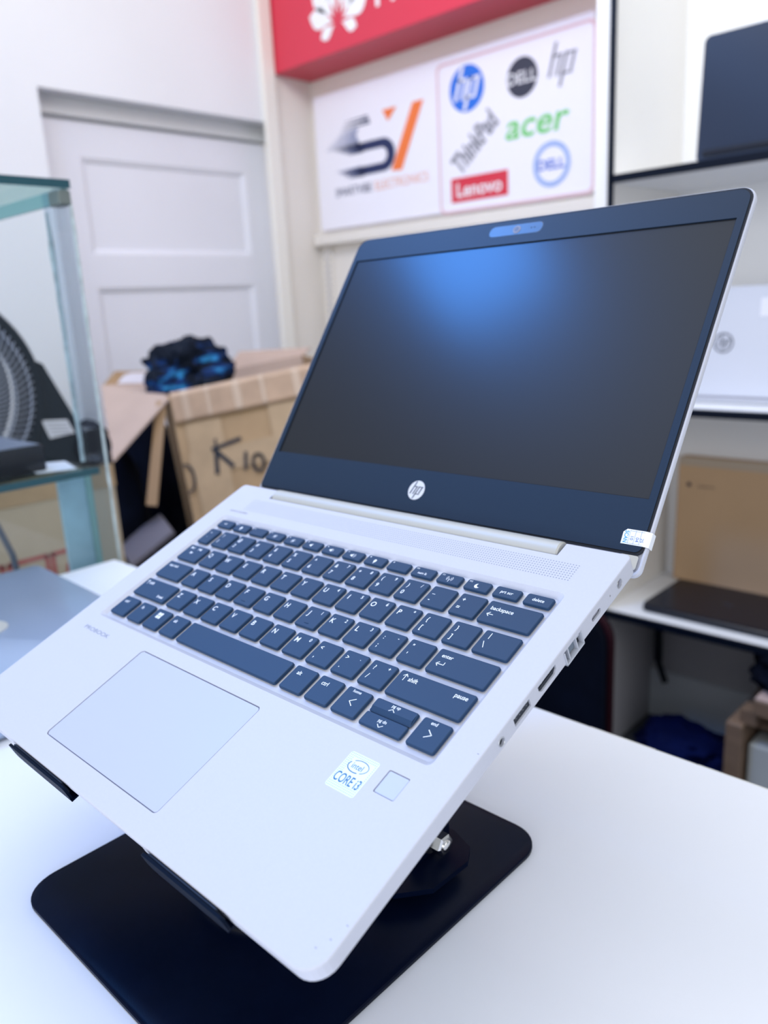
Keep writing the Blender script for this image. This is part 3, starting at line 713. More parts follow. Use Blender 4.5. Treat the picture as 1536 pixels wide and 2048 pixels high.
def legends(kc, items, z=.05):
    mb = MB()
    for it in items:
        if it[0] == 'T': _, s_, size, x, y, al = it; mb.text(s_, size, x, y, None, align=al, z=z, sx=.95, bold=0.016)
        elif it[0] == 'L': ribbon(mb, it[1], it[2], z=z)
        elif it[0] == 'P': mb.add([(a, b, z) for a, b in it[1]], [tuple(range(len(it[1])))])
    if mb.v: sub(mb, 'legend', M['legend'], kc)
ROW = dict(f=(10.7, 17.9), n=(-7.4, 7.5), q=(-25.5, -10.9), a=(-43.7, -29.0), z=(-62.3, -47.3), b=(-80.8, -65.6))
PX = 18.484; X00 = 27.33; KW = 15.5
def letterkey(row, idx, off, main, top=None, corner=None, bumpy=False):
    cx = X00 + PX * (idx + off); x0, x1 = cx - KW / 2, cx + KW / 2; y0, y1 = ROW[row]
    kc = keycap(x0, x1, y0, y1); it = []
    lx = x0 + 3.5
    if top is None:
        it.append(('T', main, 3.2, lx, y1 - 5.0, 'C'))
    else:
        it.append(('T', top, 2.6, lx, y1 - 4.4, 'C'))
        it.append(('T', main, 2.8, lx, y1 - 10.0, 'C'))
    if corner: it.append(('T', corner, 2.1, x1 - 3.7, y1 - 2.9, 'C'))
    legends(kc, it)
    if bumpy: sub(MB().box(cx - 1.6, cx + 1.6, y0 + 2.6, y0 + 3.0, 0, .25), 'homing_bar', M['key'], kc)
for k, (mn, tp, cn) in enumerate([('1', '!', None), ('2', '@', None), ('3', '#', None), ('4', '$', None), ('5', '%', None), ('6', '^', None), ('7', '&', '7'), ('8', '*', '8'), ('9', '(', '9'), ('0', ')', '/'), ('-', '_', None), ('=', '+', None)]):
    letterkey('n', k + 1, 0, mn, tp, cn)
for k, c in enumerate('QWERTYUIOP'): letterkey('q', k + 1, .5, c, None, {'U': '4', 'I': '5', 'O': '6', 'P': '*'}.get(c))
letterkey('q', 11, .5, '[', '{'); letterkey('q', 12, .5, ']', '}')
for k, c in enumerate('ASDFGHJKL'): letterkey('a', k + 1, .75, c, None, {'J': '1', 'K': '2', 'L': '3'}.get(c), c in 'FJ')
letterkey('a', 10, .75, ';', ':', '-'); letterkey('a', 11, .75, "'", '"')
for k, c in enumerate('ZXCVBNM'): letterkey('z', k + 1, 1.25, c, None, {'M': '0'}.get(c))
letterkey('z', 8, 1.25, ',', '<'); letterkey('z', 9, 1.25, '.', '>', '.'); letterkey('z', 10, 1.25, '/', '?', '+')
kc = keycap(22.5, 33.6, *ROW['n']); legends(kc, [('T', '~', 2.4, 27, 3.5, 'C'), ('T', '`', 2.4, 27, -2, 'C')])
kc = keycap(258.9, 288.5, *ROW['n']); legends(kc, [('T', 'backspace', 2.3, 261.8, 2.6, 'L'), ('L', [(262.0, -1.7), (265.4, -1.7)], .4), ('L', [(263.4, -.4), (262.0, -1.7), (263.4, -3.0)], .4)])
kc = keycap(22.5, 43.5, *ROW['q']); legends(kc, [('P', [(26, -15), (29, -13.9), (26, -12.8)]), ('L', [(29.3, -12.8), (29.3, -15)], .35), ('P', [(34.4, -13.9), (37.4, -12.8), (37.4, -15)]), ('L', [(34.2, -12.8), (34.2, -15)], .35), ('P', [(30, -19.4), (33, -18.3), (30, -17.2)])])
kc = keycap(268.5, 288.5, *ROW['q']); legends(kc, [('L', [(272.6, -12.6), (272.6, -16.2)], .4), ('L', [(271.5, -18.2), (273.2, -21.8)], .4)])
kc = keycap(22.3, 48.0, *ROW['a']); legends(kc, [('T', 'caps lock', 1.9, 25.6, -32.6, 'L')])
kc = keycap(254.8, 288.4, *ROW['a']); legends(kc, [('T', 'enter', 2.1, 258.2, -33.0, 'L'), ('L', [(258.2, -38.2), (262.4, -38.2), (262.4, -36.6)], .4), ('L', [(259.5, -37.0), (258.2, -38.2), (259.5, -39.4)], .4)])
kc = keycap(22.5, 57.2, *ROW['z']); legends(kc, [('T', 'shift', 2.1, 28, -51, 'L'), ('L', [(26, -52.6), (26, -49.4)], .4), ('L', [(24.9, -50.6), (26, -49.4), (27.1, -50.6)], .4), ('T', 'break', 2.0, 54, -58.6, 'R')])
kc = keycap(245.3, 288.5, *ROW['z']); legends(kc, [('L', [(249.6, -53.0), (249.6, -49.2)], .4), ('L', [(248.3, -50.5), (249.6, -49.2), (250.9, -50.5)], .4), ('T', 'shift', 2.3, 252.2, -51.4, 'L'), ('T', 'pause', 2.3, 285.6, -50.6, 'R')])
kc = keycap(23.2, 38.9, *ROW['b']); legends(kc, [('T', 'ctrl', 2.2, 26.5, -69.8, 'L')])
kc = keycap(42.8, 57.6, *ROW['b']); legends(kc, [('T', 'fn', 2.2, 46.5, -69.8, 'L')])
kc = keycap(61.0, 76.0, *ROW['b'])
wx, wy = 67.6, -70.6; legends(kc, [('P', [(wx + a - 2.3, wy + b - 2.2), (wx + a - .2, wy + b - 2.4), (wx + a - .2, wy + b - .2), (wx + a - 2.3, wy + b - .2)]) for a in (0, 2.4) for b in (0, 2.4)])
kc = keycap(79.6, 94.6, *ROW['b']); legends(kc, [('T', 'alt', 2.2, 83.0, -69.8, 'L')])
keycap(98.2, 187.2, *ROW['b'])
kc = keycap(190.3, 205.7, *ROW['b']); legends(kc, [('T', 'alt', 2.3, 194.0, -69.8, 'L')])
kc = keycap(208.7, 224.1, *ROW['b']); legends(kc, [('T', 'ctrl', 2.3, 212.0, -69.8, 'L')])
kc = keycap(227.1, 242.5, *ROW['b']); legends(kc, [('T', 'home', 1.6, 233.8, -67.4, 'C'), ('L', [(236.4, -71.2), (233.6, -73.2), (236.4, -75.2)], .42)])
kc = keycap(273.2, 288.6, *ROW['b']); legends(kc, [('T', 'end', 1.7, 280.0, -67.6, 'C'), ('L', [(279.6, -71.2), (282.4, -73.2), (279.6, -75.2)], .42)])
kc = keycap(245.3, 270.1, -73.1, -65.6, 'up'); legends(kc, [('T', 'pg up', 1.6, 258.0, -67.1, 'C'), ('L', [(255.5, -70.1), (257.1, -68.9), (258.7, -70.1)], .36)])
kc = keycap(245.3, 270.1, -80.8, -73.4, 'dn'); legends(kc, [('T', 'pg dn', 1.6, 256.8, -75.9, 'C'), ('L', [(255.4, -78.0), (257.0, -79.3), (258.6, -78.0)], .36)], z=-.30)
def frow(i): x0 = 22.7 + i * 17.93; return x0, x0 + 14.9
FI = [('esc', None), (None, 'bulb'), (None, None), (None, 'sun'), (None, 'sun2'), (None, 'mute'), (None, 'vol'), (None, 'vol2'), (None, 'mic'), (None, None), ('num lk', None), (None, 'wifi'), (None, 'moon'), ('prt scr', None), ('delete', None)]
for i, (tx, ic) in enumerate(FI):
    x0, x1 = frow(i); kc = keycap(x0, x1, 10.7, 17.9); cx = (x0 + x1) / 2; cy = 13.9; it = []
    if tx: it.append(('T', tx, 1.9 if i > 12 else 1.6, cx, 14.4 if i > 12 or i == 0 else 13.4, 'C'))
    if 0 < i < 13: it.append(('T', 'f%d' % i, 1.05, x0 + 2.3, 16.3, 'C'))
    if ic in ('bulb', 'mic'): it += [('P', [(cx + 1.0 * math.cos(a), cy + 1.3 * math.sin(a)) for a in [2 * PI * k / 12 for k in range(12)]]), ('L', [(cx, cy - 1.4), (cx, cy - 2.1)], .5)]
    if ic in ('sun', 'sun2'):
        it.append(('P', [(cx + .7 * math.cos(a), cy + .7 * math.sin(a)) for a in [2 * PI * k / 10 for k in range(10)]]))
        for k in range(8): a = PI * k / 4; it.append(('L', [(cx + 1.1 * math.cos(a), cy + 1.1 * math.sin(a)), (cx + 1.7 * math.cos(a), cy + 1.7 * math.sin(a))], .28))
    if ic in ('mute', 'vol', 'vol2'):
        it.append(('P', [(cx - 2.0, cy - .6), (cx - 1.1, cy - .6), (cx, cy - 1.5), (cx, cy + 1.5), (cx - 1.1, cy + .6), (cx - 2.0, cy + .6)]))
        if ic != 'mute': it.append(('L', arc(cx, cy, 1.1, 1.1, -50, 50, 6), .28))
        if ic == 'vol2': it.append(('L', arc(cx, cy, 1.9, 1.9, -50, 50, 6), .28))
    if ic == 'wifi':
        it.append(('L', [(cx, cy - 1.8), (cx, cy + .4)], .35))
        for r_ in (1.1, 1.9): it += [('L', arc(cx, cy + .5, r_, r_, -45, 45, 6), .3), ('L', arc(cx, cy + .5, r_, r_, 135, 225, 6), .3)]
    if ic == 'moon': it.append(('P', arc(cx, cy, 1.6, 1.6, 110, 330, 14) + arc(cx + 1.1, cy + .75, 1.45, 1.45, 300, 140, 10)))
    legends(kc, it)
# --- hinge barrel
mb = MB(); mb.tube([(41.4, 53.4, -4.2), (42.2, 53.4, -4.2), (270.2, 53.4, -4.2), (271.0, 53.4, -4.2)], [5.4, 6.2, 6.2, 5.4], 28)
LB(mb, 'hinge_barrel', M['hinge'], smooth=True)
# --- lid
LA = math.radians(32.77); cA, sA = math.cos(LA), math.sin(LA)
def lp(u, v, w_=0.0): return (u, 92.92 + v * cA - w_ * sA, 7.2 + v * sA + w_ * cA)
U0, V0, UW, VH = 7.02, 0.0, 293.76, 165.24
mb = MB(); cuv = (153.9, 72.6); 
mb.loft([rr(153.9, 72.6, 307.8 - 2 * i, 227.8 - 2 * i, 9.5 - i * .5, w_, 8, (.5, 1, 1, .5)) for w_, i in ((-4.6, 3.0), (-3.9, 1.0), (-2.9, 0.1), (-1.0, 0.0), (-0.1, 0.5), (-0.1, 1.5), (-1.3, 1.6))], fn=lp)
lid = LB(mb, 'lid_shell', M['deck'], smooth=True)
def frame_mesh(mb, outer, inner, w0, w1):
    n = len(outer)
    vs = [(x, y, w) for w in (w0, w1) for x, y in outer] + [(x, y, w) for w in (w0, w1) for x, y in inner]
    fs = []
    for i in range(n):
        j = (i + 1) % n
        fs += [(i, j, n + j, n + i), (2 * n + i, 3 * n + i, 3 * n + j, 2 * n + j), (n + i, n + j, 3 * n + j, 3 * n + i), (i, 2 * n + i, 2 * n + j, j)]
    mb.add(vs, fs, lp)
rect = lambda x0, x1, y0, y1, r_=8.0, cr=(.5, 1, 1, .5): [(p[0], p[1]) for p in rr((x0 + x1) / 2, (y0 + y1) / 2, x1 - x0, y1 - y0, r_, 0, 8, cr)]
mb = MB(); frame_mesh(mb, rect(1.3, 306.5, -30.2, 185.4, 8.2), rect(5, 303, -27, 182, 6), -0.3, 0.35)
LB(mb, 'lid_gasket', M['rubber'], smooth=False)
mb = MB(); frame_mesh(mb, rect(2.6, 305.2, -28.9, 184.2, 7.4), [(p[0], p[1]) for p in rr(153.9, 82.6, UW + .8, VH + .8, .2, 0, 8)], -0.3, 0.8)
bez = LB(mb, 'bezel', M['bezel'], smooth=False)
mb = MB(); frame_mesh(mb, [(p[0], p[1]) for p in rr(153.9, 82.6, UW + .8, VH + .8, .2, 0, 8)], [(p[0], p[1]) for p in rr(153.9, 82.6, UW - .5, VH - .5, .1, 0, 8)], -0.3, -0.1)
LB(mb, 'screen_gap_shadow', M['rubber'])  # black strip painting the shadow in the gap round the screen
mb = MB(); mb.loft([rr(153.9, 82.6, UW, VH, .2, w_, 2) for w_ in (-1.2, -0.15)], fn=lp); LB(mb, 'screen', M['screen'])
# camera island on the bezel
mb = MB(); mb.loft([rr(153.4, 176.4, 43 - i, 8.6 - i, 4.2 - i / 2, w_, 8) for w_, i in ((0.8, 0), (0.95, .5))], fn=lp); isl = LB(mb, 'webcam_shutter', M['island'])
mb = MB(); mb.loft([circ(154.6, 176.2, r_, w_, 24) for w_, r_ in ((0.95, 2.9), (1.3, 2.7), (1.3, 2.0), (1.1, 1.9))], cap1=False, fn=lp); sub(mb, 'lens_ring', M['greyp'], isl)
mb = MB(); mb.loft([circ(154.6, 176.2, 1.95, w_, 20) for w_ in (1.0, 1.15)], fn=lp); sub(mb, 'lens', M['lens'], isl)
mb = MB()
for u in (166, 168.5): mb.loft([circ(u, 176.4, .5, w_, 10) for w_ in (0.95, 1.0)], fn=lp)
sub(mb, 'sensor_dots', M['rubber'], isl)
# round maker badge under the screen
mb = MB(); mb.loft([circ(151.6, -14.3, 6.4, w_, 40) for w_ in (0.8, 0.95)], fn=lp); bd = LB(mb, 'maker_badge', mat('badge_silver', (0.72, 0.74, 0.80), .3, .2))
mb = MB()
def bfn(x, y, z=0): return lp(151.6 + x, -14.3 + y, 1.02)
hp_letters(mb, -.3, 0, 5.6, bfn, 0.15)
sub(mb, 'badge_letters', M['bezel'], bd)
# paper seal wrapped round the lid edge
mb = MB()
prof = [(295.2, .95), (305.2, .95), (306.8, .55), (308.1, -.3), (308.2, -4.0)]
ed = [(293.4, -24.9), (295.6, -17.9)]
vs = []
for i, (u, w_) in enumerate([(293.4, .92)] + prof):
    vt = -19.2 if i == 0 else -17.4; vs += [(u if i else 293.6, -25.4, w_), (u, vt, w_)]
fs = [(2 * i, 2 * i + 2, 2 * i + 3, 2 * i + 1) for i in range(len(prof))]
mb.add(vs, fs, lp); seal = LB(mb, 'paper_seal', mat('white_seal_paper', (0.82, 0.86, 0.92), .45))
mb = MB(); sfn = lambda x, y, z=0: lp(x, y, 1.0)
mb.text('SCAN', 2.0, 295.5, -21.5, sfn, rot=-PI / 2, sx=.85, bold=.02)
sub(mb, 'seal_word', mat('cyan_blue_print', (0.03, 0.33, 0.62), .5), seal)
mb = MB()
for u in (297.1, 300.1, 303.1): ribbon(mb, [(u, -25.0), (u, -17.8)], .12, sfn)
ribbon(mb, [(297.1, -24.8), (304.8, -24.8)], .1, sfn); ribbon(mb, [(297.1, -18.2), (304.8, -18.2)], .1, sfn)
mb.text('10', 1.7, 298.7, -22, sfn, rot=-PI / 2); mb.text('04', 1.7, 301.7, -22.4, sfn, rot=-PI / 2); mb.text('25', 1.6, 304.2, -22.4, sfn, rot=-PI / 2)
sub(mb, 'seal_writing', mat('blue_pen_ink', (0.04, 0.12, 0.45), .5), seal)
# bright hinge bracket at the right
mb = MB(); mb.loft([rr(300, -34.2, 10, 7.5, 1.2, w_, 3) for w_ in (-.2, .5)], fn=lp); LB(mb, 'hinge_bracket', M['chrome'])
# front hooks of the stand that hold the laptop
def wl(x, y, z):        # laptop frame -> room frame (mm)
    v = BR @ (Vector(lf(x, y, z))); return (v.x + 153.528, v.y - 48.691, v.z - 36.136)
for xa, xb in ((68.5, 133.0), (203.5, 261.0)):
    xm = (xa + xb) / 2; wd = xb - xa
    mb = MB(); L = []
    for y in (-174.9, -173.6):
        L.append([(p[0], y, p[1]) for p in rr(xm, -5.0, wd, 9.4, 4.0, 0, 6, (1, .5, .5, 1))])
    mb.loft(L, fn=wl); hk = mb.build('front_hook', mat('satin_black_hook', (0.002, 0.006, 0.018), 0.5, 0, 0.06), ls, smooth=True)
    mb = MB(); mb.box(xa + 3, xb - 6, -173.6, -172.2, -9, -1.0, wl, b=.6); mb.build('hook_pad', M['lapdark'], hk)
    mb = MB(); mb.box(xa + 4, xb - 4, -174.6, -60, -12.4, -11.4, wl); mb.build('tray_strip', M['blackmetal'], ls)
MB().box(60, 262, -75, 20, -16.2, -14.6, wl).build('tray', M['blackmetal'], ls)

# ================================================================== GREY LAPTOP LYING ON THE COUNTER
t = thing('grey_laptop', (-300, -38, -162), 'closed blue-grey laptop with a chrome badge lying flat on the counter', 'laptop')
an = math.radians(-2.6)
gf = lambda a, b, c_: (-491 + a * math.cos(an) - b * math.sin(an) - 0, 89 + a * math.sin(an) + b * math.cos(an), -162 + c_)
mb = MB(); mb.loft([rr(190, -127, 379 - 2 * i, 254 - 2 * i, 9, z, 6) for z, i in ((1.5, 3), (5, 0), (10.2, 0), (10.6, .6))], fn=gf)
body = mb.build('body', M['lapgrey'], t, smooth=True)
mb = MB(); mb.loft([rr(190, -127, 379 - 2 * i, 254 - 2 * i, 9, z, 6) for z, i in ((11.2, .6), (12, 0), (17.8, 0), (19, 1.2))], fn=gf)
ld = mb.build('lid', M['lapgrey'], t, smooth=True)
mb = MB(); mb.loft([circ(176, -121, 22, z, 40) for z in (19, 19.5)], fn=gf); bdg = mb.build('badge', M['hinge'], ld, smooth=False, label='chrome round badge')
mb = MB()
for k in range(9): mb.box(378.6, 380, -196 - k * 6.5 + 3, -192 - k * 6.5 + 3, 3.2, 8.6, gf)
for k in range(3): mb.box(378.6, 380, -210 + k * 8, -205 + k * 8, 3, 9, gf)
mb.build('side_vents', M['rubber'], body)
mb = MB()
for x, y in ((20, -15), (358, -15), (20, -238), (358, -238)): mb.loft([circ(x, y, 7, z, 16) for z in (0, 2)], fn=gf)
mb.build('rubber_feet', M['rubber'], body)

# ================================================================== GLASS SHOWCASE AT THE LEFT
gc = thing('glass_showcase', (-735, -150, -1202), 'tall glass showcase with a green glass top at the left edge', 'showcase')
MB().box(-960, -506, -520, 200, -1202, -320, b=4).build('base_cabinet', M['wall'], gc)
MB().box(-505, -500, -520, 202, -320, 300).build('front_pane', M['glass'], gc)
MB().box(-560, -505, 196, 202, -320, 300).build('end_fin', M['glass_end'], gc, label='narrow bluish end pane')
MB().box(-960, -500, -520, 204, 300, 308).build('top_pane', M['glass_top'], gc, label='green tinted top pane')
MB().box(-500, -498.5, -520, 204, 299, 309).build('top_edge', M['glassedgedark'], gc, label='dark teal top edge')
MB().box(-960, -508, 197, 203, 284, 300).build('top_rail', M['glassedge'], gc)
mb = MB(); mb.box(-528, -500, 188, 204, 280, 298, b=2); mb.build('corner_clip', mat('dull_metal_clip', (0.22, 0.25, 0.24), .4, .4), gc, label='dull metal corner clip')
MB().box(-505, -497, -60, -20, 284, 298).build('price_tag', mat('pale_yellow_tag', (.65, .62, .38), .6), gc)
mb = MB(); pts = [(-503 + 1.2 * noise.noise(Vector((0, 0, z * .05))), 203.5, z) for z in range(-310, 300, 6)]
mb.tube(pts, [2.0 + 1.3 * noise.noise(Vector((z * .03, 2, 0))) for z in range(-310, 300, 6)], 8); mb.build('silicone_joint', M['silicone'], gc, smooth=True)
mb = MB(); pts = [(-560 + 2 * noise.noise(Vector((0, 5, z * .05))), 199, z) for z in range(-40, 284, 6)]
mb.tube(pts, [3.0 + 2.2 * noise.noise(Vector((z * .02, 7, 0))) for z in range(-40, 284, 6)], 8); mb.build('silicone_joint', M['silicone'], gc, smooth=True)
sh = MB().box(-930, -512, -520, 196, -50, -43).build('inner_shelf', M['glass_top'], gc)
MB().box(-513, -511, -520, 196, -51, -42).build('shelf_edge', M['glassedgedark'], sh)
cb = MB().box(-566, -558, 160, 204, -320, -51).build('shelf_support', M['aqua'], gc, label='frosted aqua support')
MB().box(-566, -556, 196, 205, -320, -51).build('support_edge', M['glassedge'], cb)
# things on the inner shelf
t = thing('black_device_box', (-690, 0, -43), 'flat black box on the inner glass shelf of the showcase', 'box')
MB().box(-840, -556, -260, 148, -42.8, -8, b=3).build('case', M['blackgloss'], t, smooth=True)
MB().box(-835, -560, -255, 144, -8, -7).build('top_sheet', mat('slate_grey_top', (0.16, 0.18, 0.26), .4), t)
mb = MB(); mb.add([(-545, 130, -42.5), (-530, 175, -42.5), (-600, 192, -42.5), (-640, 130, -42.5), (-545, 130, -41.9), (-530, 175, -41.9), (-600, 192, -41.9), (-640, 130, -41.9)], [(0, 3, 2, 1), (4, 5, 6, 7), (0, 1, 5, 4), (1, 2, 6, 5), (2, 3, 7, 6), (3, 0, 4, 7)])
mb.build('paper_card', M['paper'], label='white paper card lying beside the flat black box', category='card')
# cable hanging
mb = MB(); mb.tube([(-700, 60, -70), (-690, 100, -90), (-690, 120, -130), (-690, 135, -180), (-692, 140, -240), (-695, 142, -319)], 4.5, 8)
mb.build('hanging_cable', M['cable'], smooth=True, label='grey cable hanging inside the glass showcase', category='cable')

# ================================================================== TALL CARTON WITH THE FAN
t = thing('fan_carton', (-1290, 260, -1202), 'tall beige carton with red printed marks behind the glass showcase', 'box')
MB().box(-1500, -1100, -140, 520, -1202, -152, b=5).build('carton_body', M['cardpale'], t)
mb = MB(); rfn = lambda a, b, c_=0: (-1098.5, a, b)
def sq(mb, y0, y1, z0, z1, w_=9): ribbon(mb, [(y0, z0), (y1, z0), (y1, z1), (y0, z1), (y0, z0)], w_, rfn)
sq(mb, 180, 262, -400, -312); sq(mb, 275, 350, -400, -312); sq(mb, 362, 430, -398, -312)
ribbon(mb, [(195, -385), (250, -330)], 8, rfn); ribbon(mb, [(290, -385), (310, -330), (330, -385)], 8, rfn); mb.add([(405 + 20 * math.cos(a), -355 + 26 * math.sin(a), 0) for a in [2 * PI * k / 16 for k in range(16)]], [tuple(range(16))], rfn)
mb.build('red_marks', mat('faded_red_print', (0.42, 0.10, 0.09), .7), t)
MB().box(-1101, -1098.8, 180, 520, -200, -152).build('tape_strip', M['tape'], t)

fan = thing('box_fan', (-1170, 199, -150), 'black round desk fan on a triangular base behind the showcase', 'fan')
FC = (-1100, 199, 22)
mb = MB()
def ringprof(R, x): return [(x, FC[1] + R * math.cos(2 * PI * k / 64), max(-149, FC[2] + R * math.sin(2 * PI * k / 64))) for k in range(64)]
mb.loft([ringprof(176, -1106), ringprof(180, -1098), ringprof(196, -1098), ringprof(202, -1110), ringprof(204, -1190), ringprof(190, -1200), ringprof(176, -1190)], closed=True)
mb.build('housing', M['fanblack'], fan, smooth=True)
mb = MB()
for k in range(84):
    a = 2 * PI * k / 84; b = a + .45
    pts = [(-1094 - 0 * j, FC[1] + r_ * math.cos(a + .45 * (r_ - 30) / 150), FC[2] + r_ * math.sin(a + .45 * (r_ - 30) / 150)) for j, r_ in enumerate((32, 70, 110, 150, 179))]
    mb.tube([(p[0] + (4, 8, 8, 4, -4)[i], p[1], p[2]) for i, p in enumerate(pts)], 1.7, 5)
for R_ in (60, 100, 140, 168): mb.ring((-1088, FC[1], FC[2]), R_, 1.7, (0, 1, 0), (0, 0, 1), 64, 5)
mb.build('grille', M['fangrey'], fan)
mb = MB(); mb.tube([(-1194, FC[1], FC[2] + 4), (-1188, FC[1], FC[2] + 4)], 170, 48); mb.build('rear_shell', M['fanblack'], fan)
mb = MB(); mb.tube([(-1100, FC[1], FC[2]), (-1082, FC[1], FC[2])], [34, 30], 28); mb.build('hub_cap', M['fanblack'], fan, smooth=True)
mb = MB(); mb.tube([(-1190, FC[1], FC[2]), (-1130, FC[1], FC[2])], 40, 24); mb.build('motor', M['fanblack'], fan, smooth=True)
for k in range(5):
    mb = MB(); a0 = 2 * PI * k / 5; top = []; 
    L = []
    for j in range(7):
        r_ = 36 + j * 21; wd = .32 + .09 * j * .8; 
        pA = (-1125, FC[1] + r_ * math.cos(a0 - wd), FC[2] + r_ * math.sin(a0 - wd)); pB = (-1160, FC[1] + r_ * math.cos(a0 + wd), FC[2] + r_ * math.sin(a0 + wd))
        L.append([pA, pB, (pB[0] - 2, pB[1], pB[2]), (pA[0] - 2, pA[1], pA[2])])
    mb.loft(L); mb.build('blade', mat('grey_fan_blade', (0.06, 0.075, 0.11), .4), fan)
for s_ in (1, -1):
    yy = lambda y: FC[1] + s_ * y
    mb = MB(); prof = [(yy(196), 72), (yy(206), 66), (yy(272), -84), (yy(268), -146), (yy(90), -146), (yy(120), -128), (yy(178), -60)]
    if s_ < 0: prof = prof[::-1]
    mb.prism(prof, -1196, -1104, lambda a, b, c_: (c_, a, b)); mb.build('side_wing', M['fanblack'], fan)
    mb = MB(); mb.tube([(-1200, yy(282), -110), (-1092, yy(282), -110)], [38, 38], 28); mb.build('round_foot', M['blackgloss'], fan, smooth=True)
MB().box(-1196, -1104, FC[1] - 110, FC[1] + 110, -149, -125).build('base_bar', M['fanblack'], fan)
mb = MB(); lfn = lambda a, b, c_=0: (-1102.5, a, b)
mb.add([(384, -42, 0), (436, -47, 0), (448, -76, 0), (396, -80, 0)], [(0, 1, 2, 3)], lfn); lb = mb.build('rating_label', M['paper'], fan, label='white rating label')
mb = MB()
for k in range(4): ribbon(mb, [(394 + k * 2, -50 - k * 7), (434 + k * 2, -54 - k * 7)], 1.6, lambda a, b, c_=0: (-1101.8, a, b))
mb.build('label_text', M['ink'], lb)

# ================================================================== OPEN CARTON BY THE DOOR
CAMP = Vector((475.901, -293.175, 145.285))
TL = Vector((-1386, 848, -68)); TR = Vector((-1212, 1177, -21)); BL = Vector((-1291, 828, -437))
rgt = (TR - TL) * 1.25; TR2 = TL + rgt; dn = (BL - TL) * 1.45
n_ = rgt.cross(dn).normalized(); bk = Vector((-0.88, 0.47, 0.02)).normalized() * 430
tp = thing('low_stock_table', (-1500, 1150, -1202), 'dark low table under the open brown carton', 'table')
MB().box(-1960, -1120, 560, 1500, -640, -618).build('tabletop', mat('black_table_top', (0.01, 0.012, 0.02), .6), tp)
for x, y in ((-1940, 580), (-1160, 580), (-1940, 1460), (-1160, 1460)): MB().box(x, x + 36, y, y + 36, -1202, -640).build('leg', M['blackmetal'], tp)
oc = thing('open_carton', tuple(TL + (rgt + bk) * .5 + dn), 'big open brown carton with marker writing near the white door', 'box')
def slab(mb, a, b, c, d_, th):
    a, b, c, d_ = map(Vector, (a, b, c, d_)); n = (b - a).cross(d_ - a).normalized() * th
    v = [a, b, c, d_, a + n, b + n, c + n, d_ + n]
    return mb.add([tuple(p) for p in v], [(0, 3, 2, 1), (4, 5, 6, 7), (0, 1, 5, 4), (1, 2, 6, 5), (2, 3, 7, 6), (3, 0, 4, 7)])
A = TL; B_ = TR2; Cb = TR2 + dn; Db_ = TL + dn
slab(MB(), A, B_, Cb, Db_, 6).build('front_panel', M['card'], oc)
slab(MB(), A + bk, A, Db_, Db_ + bk, 6).build('side_panel', M['card'], oc)
slab(MB(), B_, B_ + bk, Cb + bk, Cb, 6).build('side_panel', M['card'], oc)
slab(MB(), B_ + bk, A + bk, Db_ + bk, Cb + bk, 6).build('back_panel', M['cardin'], oc)
slab(MB(), Db_, Cb, Cb + bk, Db_ + bk, 6).build('bottom_panel', M['card'], oc)
nf = rgt.cross(dn).normalized()
if nf.dot(CAMP - A) < 0: nf = -nf
ru = rgt.normalized(); du = dn.normalized()
fr = lambda x, y, z=0: tuple(A + ru * x + du * y + nf * (3 + z))
# folded front flap rolled over the rim, with tape
mb = MB(); Lr = rgt.length
prof = [(-9, 0), (-4, -12), (8, -16), (14, -4), (13, 60), (10, 66), (6, 62)]
mb.loft([[tuple(A + ru * s_ + nf * a + du * b) for a, b in prof] for s_ in (4, Lr * .3, Lr * .6, Lr - 4)]); mb.build('front_flap', mat('rolled_flap_cardboard', (0.47, 0.32, 0.22), .45, 0, .5, .15, 12, .3, 25), oc)
for x in (30, 92, 165, 240, 330):
    mb = MB(); mb.loft([[tuple(A + ru * (x + dx) + nf * (a + 1.5) + du * b) for a, b in prof[1:6]] for dx in (0, random.uniform(10, 22))], cap0=False, cap1=False)
    mb.build('tape_band', mat('shiny_clear_tape', (0.53, 0.39, 0.29), .15, 0, .8), oc)
mb = MB(); 
for (x0, x1, y0, y1, e) in ((20, Lr - 20, 150, 215, 0), (26, 120, 70, 330, 1.0), (250, 330, 66, 400, 1.0)):
    slab(mb, fr(x0, y0, e), fr(x1, y0 + 4, e), fr(x1, y1 + 2, e), fr(x0, y1, e), .8)
mb.build('tape_sheets', M['tape'], oc)
mb = MB(); mk = lambda x, y, z=0: fr(x, y, 4.5)
ribbon(mb, [(92, 158), (84, 216)], 11, mk); ribbon(mb, [(92, 158), (128, 206)], 11, mk); ribbon(mb, [(84, 152), (160, 140)], 10, mk); ribbon(mb, [(96, 128), (92, 160)], 6, mk)
ribbon(mb, [(168, 180), (160, 222)], 9, mk)
ribbon(mb, arc(197, 213, 15, 22, 0, 360, 18), 8, mk)
mb.build('marker_writing', M['marker'], oc)
mb = MB(); ribbon(mb, arc(6, 212, 17, 36, 100, -100, 12), 6, mk)
mb.build('marker_curve', M['marker'], oc)
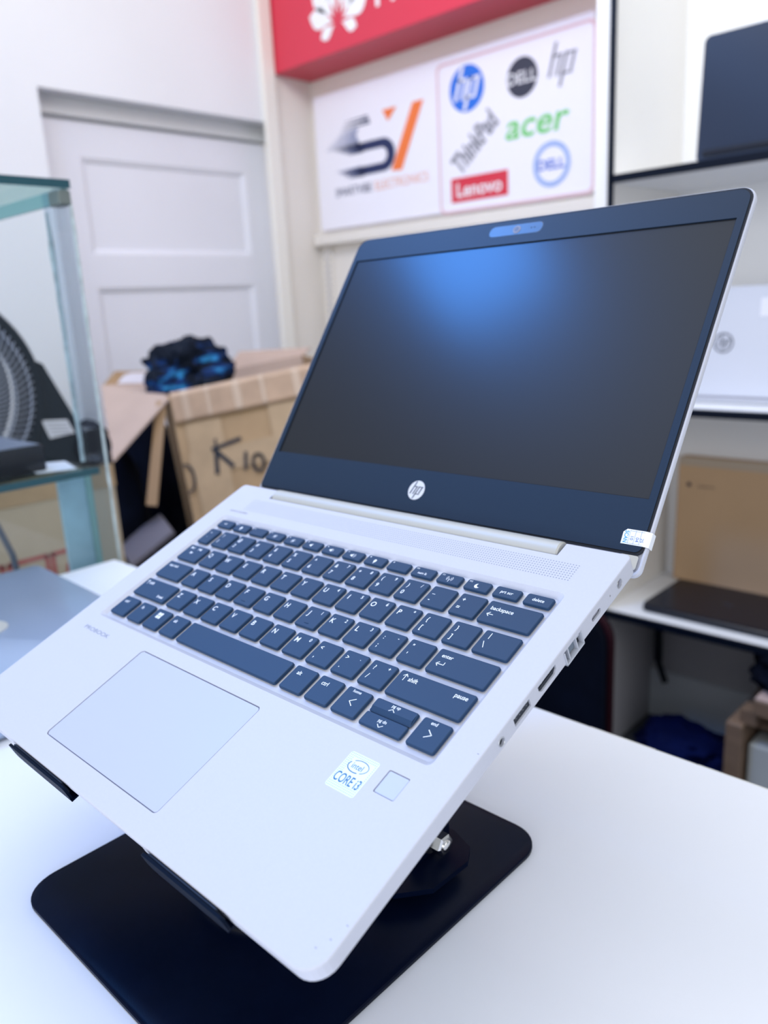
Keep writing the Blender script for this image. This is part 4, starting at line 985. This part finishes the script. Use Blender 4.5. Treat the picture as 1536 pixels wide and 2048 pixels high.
# side flaps
cf_ = Vector((-1.0, 0, 0))
F1 = Vector((-1376, 666, -202)) * 1.0; F2 = Vector((-1730, 845, -42))
slab(MB(), A, A + bk * 0.98, F2, F1, 5).build('hanging_flap', M['cardin'], oc)
slab(MB(), A + Vector((-6, -4, -4)), A + Vector((-22, -24, -2)), Vector((-1382, 742, -330)), Vector((-1362, 762, -334)), 5).build('narrow_flap', mat('warm_brown_cardboard', (0.42, 0.27, 0.15), .7), oc)  # narrow flap in a slightly warmer brown than the carton
lt = (A + bk * 0.98)
a = lt.lerp(F2, .08); b = lt.lerp(F2, .75); up_ = Vector((0, 0, 1))
tc0 = (CAMP - F2).normalized() * 7; hgt = Vector((-35, 60, 34))
q_ = lambda u, v: F2.lerp(lt, u) + hgt * v + tc0
slab(MB(), q_(.22, .12), q_(.80, .12), q_(.80, .92), q_(.22, .92), 1.2).build('shipping_label', M['paper'], oc, label='white shipping label')
slab(MB(), F2, lt, lt + Vector((-40, 60, 34)), F2 + Vector((-30, 60, 34)), 5).build('top_flap', M['card'], oc)
slab(MB(), B_ + bk, A + bk * 1.0 + ru * 210, A + bk + ru * 230 + Vector((-30, 60, 52)), B_ + bk + Vector((-30, 60, 20)), 5).build('back_flap', M['cardin'], oc)
# clothes/bag in the carton
bag = blob('blue_black_jacket', (-1545, 1025, -22), (78, 132, 96), M['jacket'], 5, .42, 1.3, sub=5, label='crumpled black and blue jacket stuffed in the open carton', category='jacket')
blob('dark_bag', (-1578, 712, -390), (135, 130, 262), M['fabricdark'], 11, .12, 1.4, flat=-617, label='dark bag slumped on the low table left of the open carton', category='bag')
blob('dark_filler', (-1905, 1075, -395), (125, 120, 235), M['fabricdark'], 21, .14, 1.3, flat=-617, label='black sack against the door, added to darken the gap behind the open carton', category='filler')  # added dark mass standing in for the gloom behind the carton
# grey board with a white edge leaning below
mb = MB(); slab(mb, (-1246, 729, -375), (-1310, 639, -454), (-1480, 700, -440), (-1420, 800, -372), 10)
mb.build('grey_board', mat('grey_board_face', (0.20, 0.19, 0.23), .5), label='grey board lying below the dark bag beside the counter corner', category='board')
